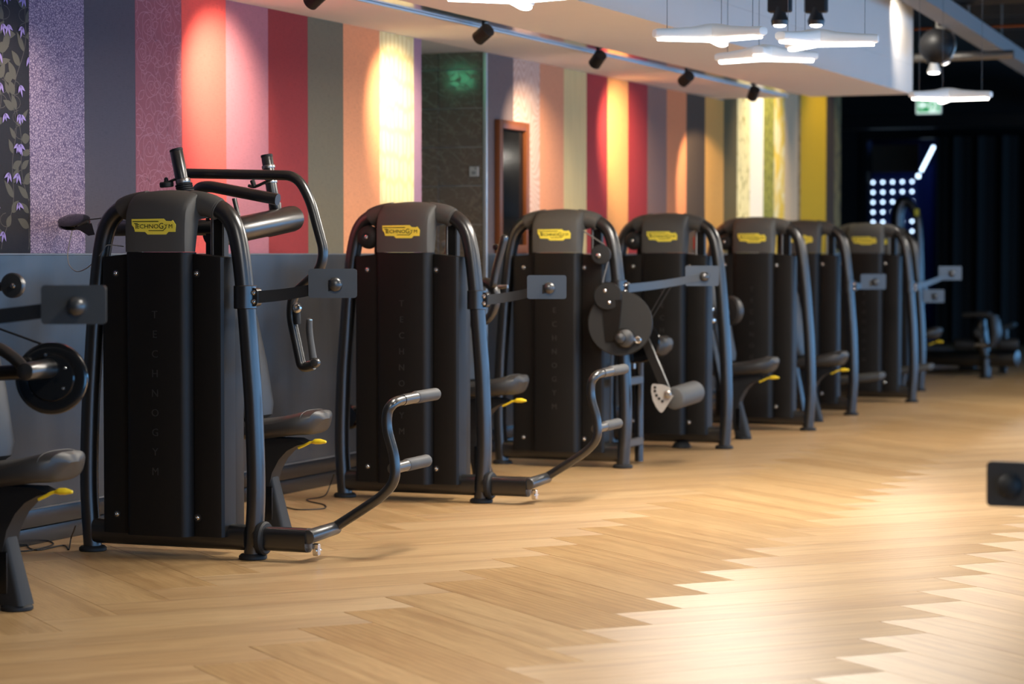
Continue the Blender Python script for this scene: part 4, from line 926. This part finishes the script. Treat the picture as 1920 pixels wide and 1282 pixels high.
l3 = bpy.data.lights.new('spot_beam', 'SPOT'); l3.energy = 70; l3.color = (1, .9, .8); l3.spot_size = math.radians(34); l3.spot_blend = .6; l3.shadow_soft_size = .04
q3 = bpy.data.objects.new('spot_beam', l3); COL.objects.link(q3); q3.location = PX(1772, 122, 20.4); q3.rotation_euler = (V((20.15, -.96, 1.5))-q3.location).to_track_quat('-Z', 'Y').to_euler()
for wx, lab in ((20.3, 'ceiling spotlight beyond the soffit washing the cream wallpaper strips'), (22.2, 'ceiling spotlight beyond the soffit washing the mustard wallpaper strip')):
    wo = empty('ceiling_spotlight', (wx, -1.15, 3.25)); tag(wo, lab, 'spotlight'); wd = V((-.1 if wx < 21 else -.05, 1.15, -1.15)).normalized()
    wh = obj('lamp_head', MB().lathe(-wd*.12, wd, [(.03, 0), (.045, .02), (.05, .10), (.046, .10), (.04, .08)], 24), BLACKMETAL, wo); obj('yoke', MB().cyl((0, 0, .05), (0, 0, .44), .012), BLACKMETAL, wo)
    l2 = bpy.data.lights.new('spot_beam', 'SPOT'); l2.energy = 190 if wx < 21 else 60; l2.color = (1, .82, .58); l2.spot_size = math.radians(70); l2.spot_blend = .8; l2.shadow_soft_size = .04
    q2 = bpy.data.objects.new('spot_beam', l2); COL.objects.link(q2); q2.parent = wo; q2.rotation_euler = wd.to_track_quat('-Z', 'Y').to_euler()
hd_ = empty('ceiling_spotlight', (18.05, -1.76, 3.25)); tag(hd_, 'ceiling spotlight above the top edge aimed at the end of the soffit', 'spotlight')
dd = (V((18.72, -1.61, 2.6))-q.location).normalized()
obj('lamp_head', MB().lathe(-dd*.12, dd, [(.03, 0), (.045, .02), (.05, .10), (.046, .10), (.04, .08)], 24), BLACKMETAL, hd_); obj('yoke', MB().cyl((0, 0, .05), (0, 0, .44), .012), BLACKMETAL, hd_)
sp = empty('ball_speaker', PX(1756, 86, 18.6)); tag(sp, 'black ball-shaped speaker hanging from the open ceiling', 'speaker')
obj('shell', MB().lathe((0, 0, -.135), (0, 0, 1), [(.135*math.sin(math.radians(a)), .135-.135*math.cos(math.radians(a))) for a in range(2, 180, 11)], 32), mat('satin black shell', (.008, .008, .009), .5, 0, .3), sp)
obj('bracket', MB().tube([(0, -.11, -.10), (0, -.145, 0), (0, -.11, .11), (0, 0, .145)], .008, 8, 5), STEEL, sp)
obj('hanger', MB().cyl((0, 0, .14), (0, 0, CEIL-.01-sp.location.z), .006), WIRE, sp)
tr0, tr1 = PZ(1690, 2, 3.0), PZ(2000, 190, 3.0)
tray = empty('cable_tray', tr0); tag(tray, 'grey metal channel running diagonally across the upper right corner', 'cable tray')
dv = (tr1-tr0); dv.z = 0; Lt = dv.length + 6; dv.normalize(); nv = V((dv.y, -dv.x, 0))
TRAYM = mat('galvanised channel', (.36, .36, .36), .5, .35, grain=.1, gscale=60)
def slab(a0, a1, b0, b1, z0, z1):
    return MB().poly([dv*a + nv*b + V((0, 0, z)) for z in (z0, z1) for a, b in ((a0, b0), (a1, b0), (a1, b1), (a0, b1))], [(3, 2, 1, 0), (4, 5, 6, 7)] + [(i, (i+1) % 4, 4+(i+1) % 4, 4+i) for i in range(4)])
obj('bottom_plate', slab(-.3, Lt, 0, .17, 0, .006), TRAYM, tray)
obj('side_plate', slab(-.3, Lt, .164, .17, .006, .12), TRAYM, tray); obj('side_plate', slab(-.3, Lt, 0, .006, .006, .12), TRAYM, tray)
for k in range(8):
    a = .4 + k*2.1
    obj('hanger_rod', MB().cyl(dv*a + nv*.12 + V((0, 0, .006)), dv*a + nv*.12 + V((0, 0, CEIL-3.01)), .008), WIRE, tray)
PIPEK = mat('black pipe', (.018, .018, .018), .45); 
def pipe(name, a, b, r, m, label, cat='pipe'): return tag(obj(name, MB().cyl(a, b, r, None, 18), m), label, cat)
COPPER = mat('copper pipe', lin((150, 84, 46)), .4, .7)
pipe('copper_pipe', (20.2, -1.2, 3.14), (20.6, -8.1, 3.16), .012, COPPER, 'thin copper pipe crossing under the black ceiling')
pipe('black_pipe', (18.98, -1.45, 3.24), (19.3, -8.1, 3.24), .04, PIPEK, 'black pipe leaving the soffit end, upper one')
pipe('black_pipe', (19.2, .0, 2.80), (19.2, -2.35, 2.82), .035, mat('bare steel pipe', (.25, .24, .22), .4, .6), 'bare steel pipe leaving the soffit end, lower one')
pipe('ventilation_duct', (12.0, -1.80, 3.40), (17.5, -1.80, 3.40), .10, mat('dark duct', (.03, .03, .03), .5, .3), 'dark round duct slanting above the pair of ceiling spotlights', 'duct')
for k in range(10):
    x = 16.4 + k*1.35
    tag(obj('roof_joist', MB().box((x, -5.2, 3.60), (.10, 8.6 if x < 18.9 else 8.6, .19), .006, 1), mat('dark joist', (.05, .042, .035), .6)), 'dark steel joist crossing the black ceiling, ' + ('nearest', 'second', 'third', 'fourth', 'fifth', 'sixth', 'seventh', 'eighth', 'ninth', 'farthest')[k] + ' of ten', 'joist', 'joists under the black ceiling')
for k, (y, m_) in enumerate(((-2.6, 'tan batten'), (-3.5, 'tan batten'), (-4.4, 'tan batten'))):
    tag(obj('timber_batten', MB().box((24, y, 3.47), (16, .06, .06), .004, 1), mat('tan batten', (.16, .11, .07), .6)), 'brown batten slung under the joists, ' + ('nearest the soffit', 'middle one', 'nearest the windows')[k], 'batten', 'battens under the joists')

# ------------------------------------------------------------------ far blue-lit room, curtain
br = MB(); xb = XE+3.2; yc0 = (D0+D1)/2
br.box((xb, yc0, 1.6), (.1, 5, 3.2)).box((XE+1.7, yc0, 3.25), (3.2, 5, .1)).box((XE+1.7, yc0-2.5, 1.6), (3.2, .1, 3.2)).box((XE+1.7, yc0+2.5, 1.6), (3.2, .1, 3.2)).box((XE+1.7, yc0, -.05), (3.2, 5, .1))
tag(obj('wall_blue_room', br, mat('deep blue wall', (.01, .015, .05), .5)), 'dark walls of the blue-lit room beyond the far doorway', kind='structure')
tag(obj('trim_3', MB().box((XE+.4, (PX(1632, 300, XE+.4).y+PX(1724, 300, XE+.4).y)/2, 2.62), (.05, PX(1632, 300, XE+.4).y-PX(1724, 300, XE+.4).y, .40)), mat('brown transom', (.10, .075, .05), .6)), 'brown panel across the top of the far doorway', kind='structure')
lp = empty('led_dot_panel', PX(1680, 400, XE+2.6)); tag(lp, 'wall of round white lights glowing in the blue-lit room', 'light panel')
DOT = emit('led dot', (.6, .8, 1.0), 4.5)
obj('backing', MB().box((.04, 0, -.45), (.04, 1.1, 2.4), .01, 1), mat('dark blue panel', (.01, .02, .08), .4), lp)
for c in range(5):
    for r in range(10):
        part('light_dot', 'dot', lambda: MB().lathe((0, 0, 0), (-1, 0, 0), [(.021, 0), (.021, .010), (.016, .015)], 16), DOT, lp, loc(lp, PX(1637+18.3*c, 342-.4*c+18.6*r, XE+2.6)))
lt = empty('led_tube', PX(1741, 298, XE+1.5)); tag(lt, 'slanting white light tube glowing above the dotted light panel', 'light tube')
obj('tube', MB().cyl(loc(lt, PX(1727, 321, XE+1.5)), loc(lt, PX(1751, 274, XE+1.5)), .022, None, 16), DOT, lt)
obj('end_dot', MB().lathe(loc(lt, PX(1722, 330, XE+1.5)), (-1, 0, 0), [(.03, 0), (.03, .012), (.02, .02)], 16), DOT, lt)
area('blue_room_light', (XE+1.6, yc0-.4, 3.15), (0, 0, 0), 1.5, 1.5, 12, (.1, .25, 1.0))
cu = MB(); n = 240; ya, yb = D1-.18, -2.2; row0, row1 = [], []
for i in range(n+1):
    t = i/n; y = ya+(yb-ya)*t; x = XE-.9 + .055*math.sin(t*62)+.03*math.sin(t*131+1)
    row0.append((x, y, .03)); row1.append((x, y, 2.86))
cu.poly(row0+row1+[(x+.006, y, z) for x, y, z in row0+row1], [(i, i+1, n+2+i, n+1+i) for i in range(n)] + [(2*n+2+i, 3*n+3+i, 3*n+4+i, 2*n+3+i) for i in range(n)])
tag(obj('stage_curtain', cu, mat('black curtain', (.008, .0075, .007), .85)), 'long black curtain hanging in folds at the far end', 'curtain')

# ------------------------------------------------------------------ cables on the floor
def cable(pts, label): return tag(obj('floor_cable', MB().tube([PZ(a, b, z) for a, b, z in pts], .003, 8, 6), CABLEK), label, 'cable')
cable([(506, 944, .004), (534, 950, .004), (560, 955, .004), (606, 953, .004), (608, 946, .004), (582, 940, .004), (576, 936, .004), (604, 931, .004), (614, 922, .02), (622, 900, .08), (627, 888, .12)], 'thin black cable curling over the floor between the first two full machines')
cable([(24, 1034, .004), (60, 1031, .004), (100, 1020, .004), (80, 1012, .004), (52, 1022, .004), (70, 1031, .004), (118, 1022, .004), (129, 1030, .004), (133, 1010, .02), (142, 985, .10)], 'tangled thin black cable on the floor by the left edge machine')
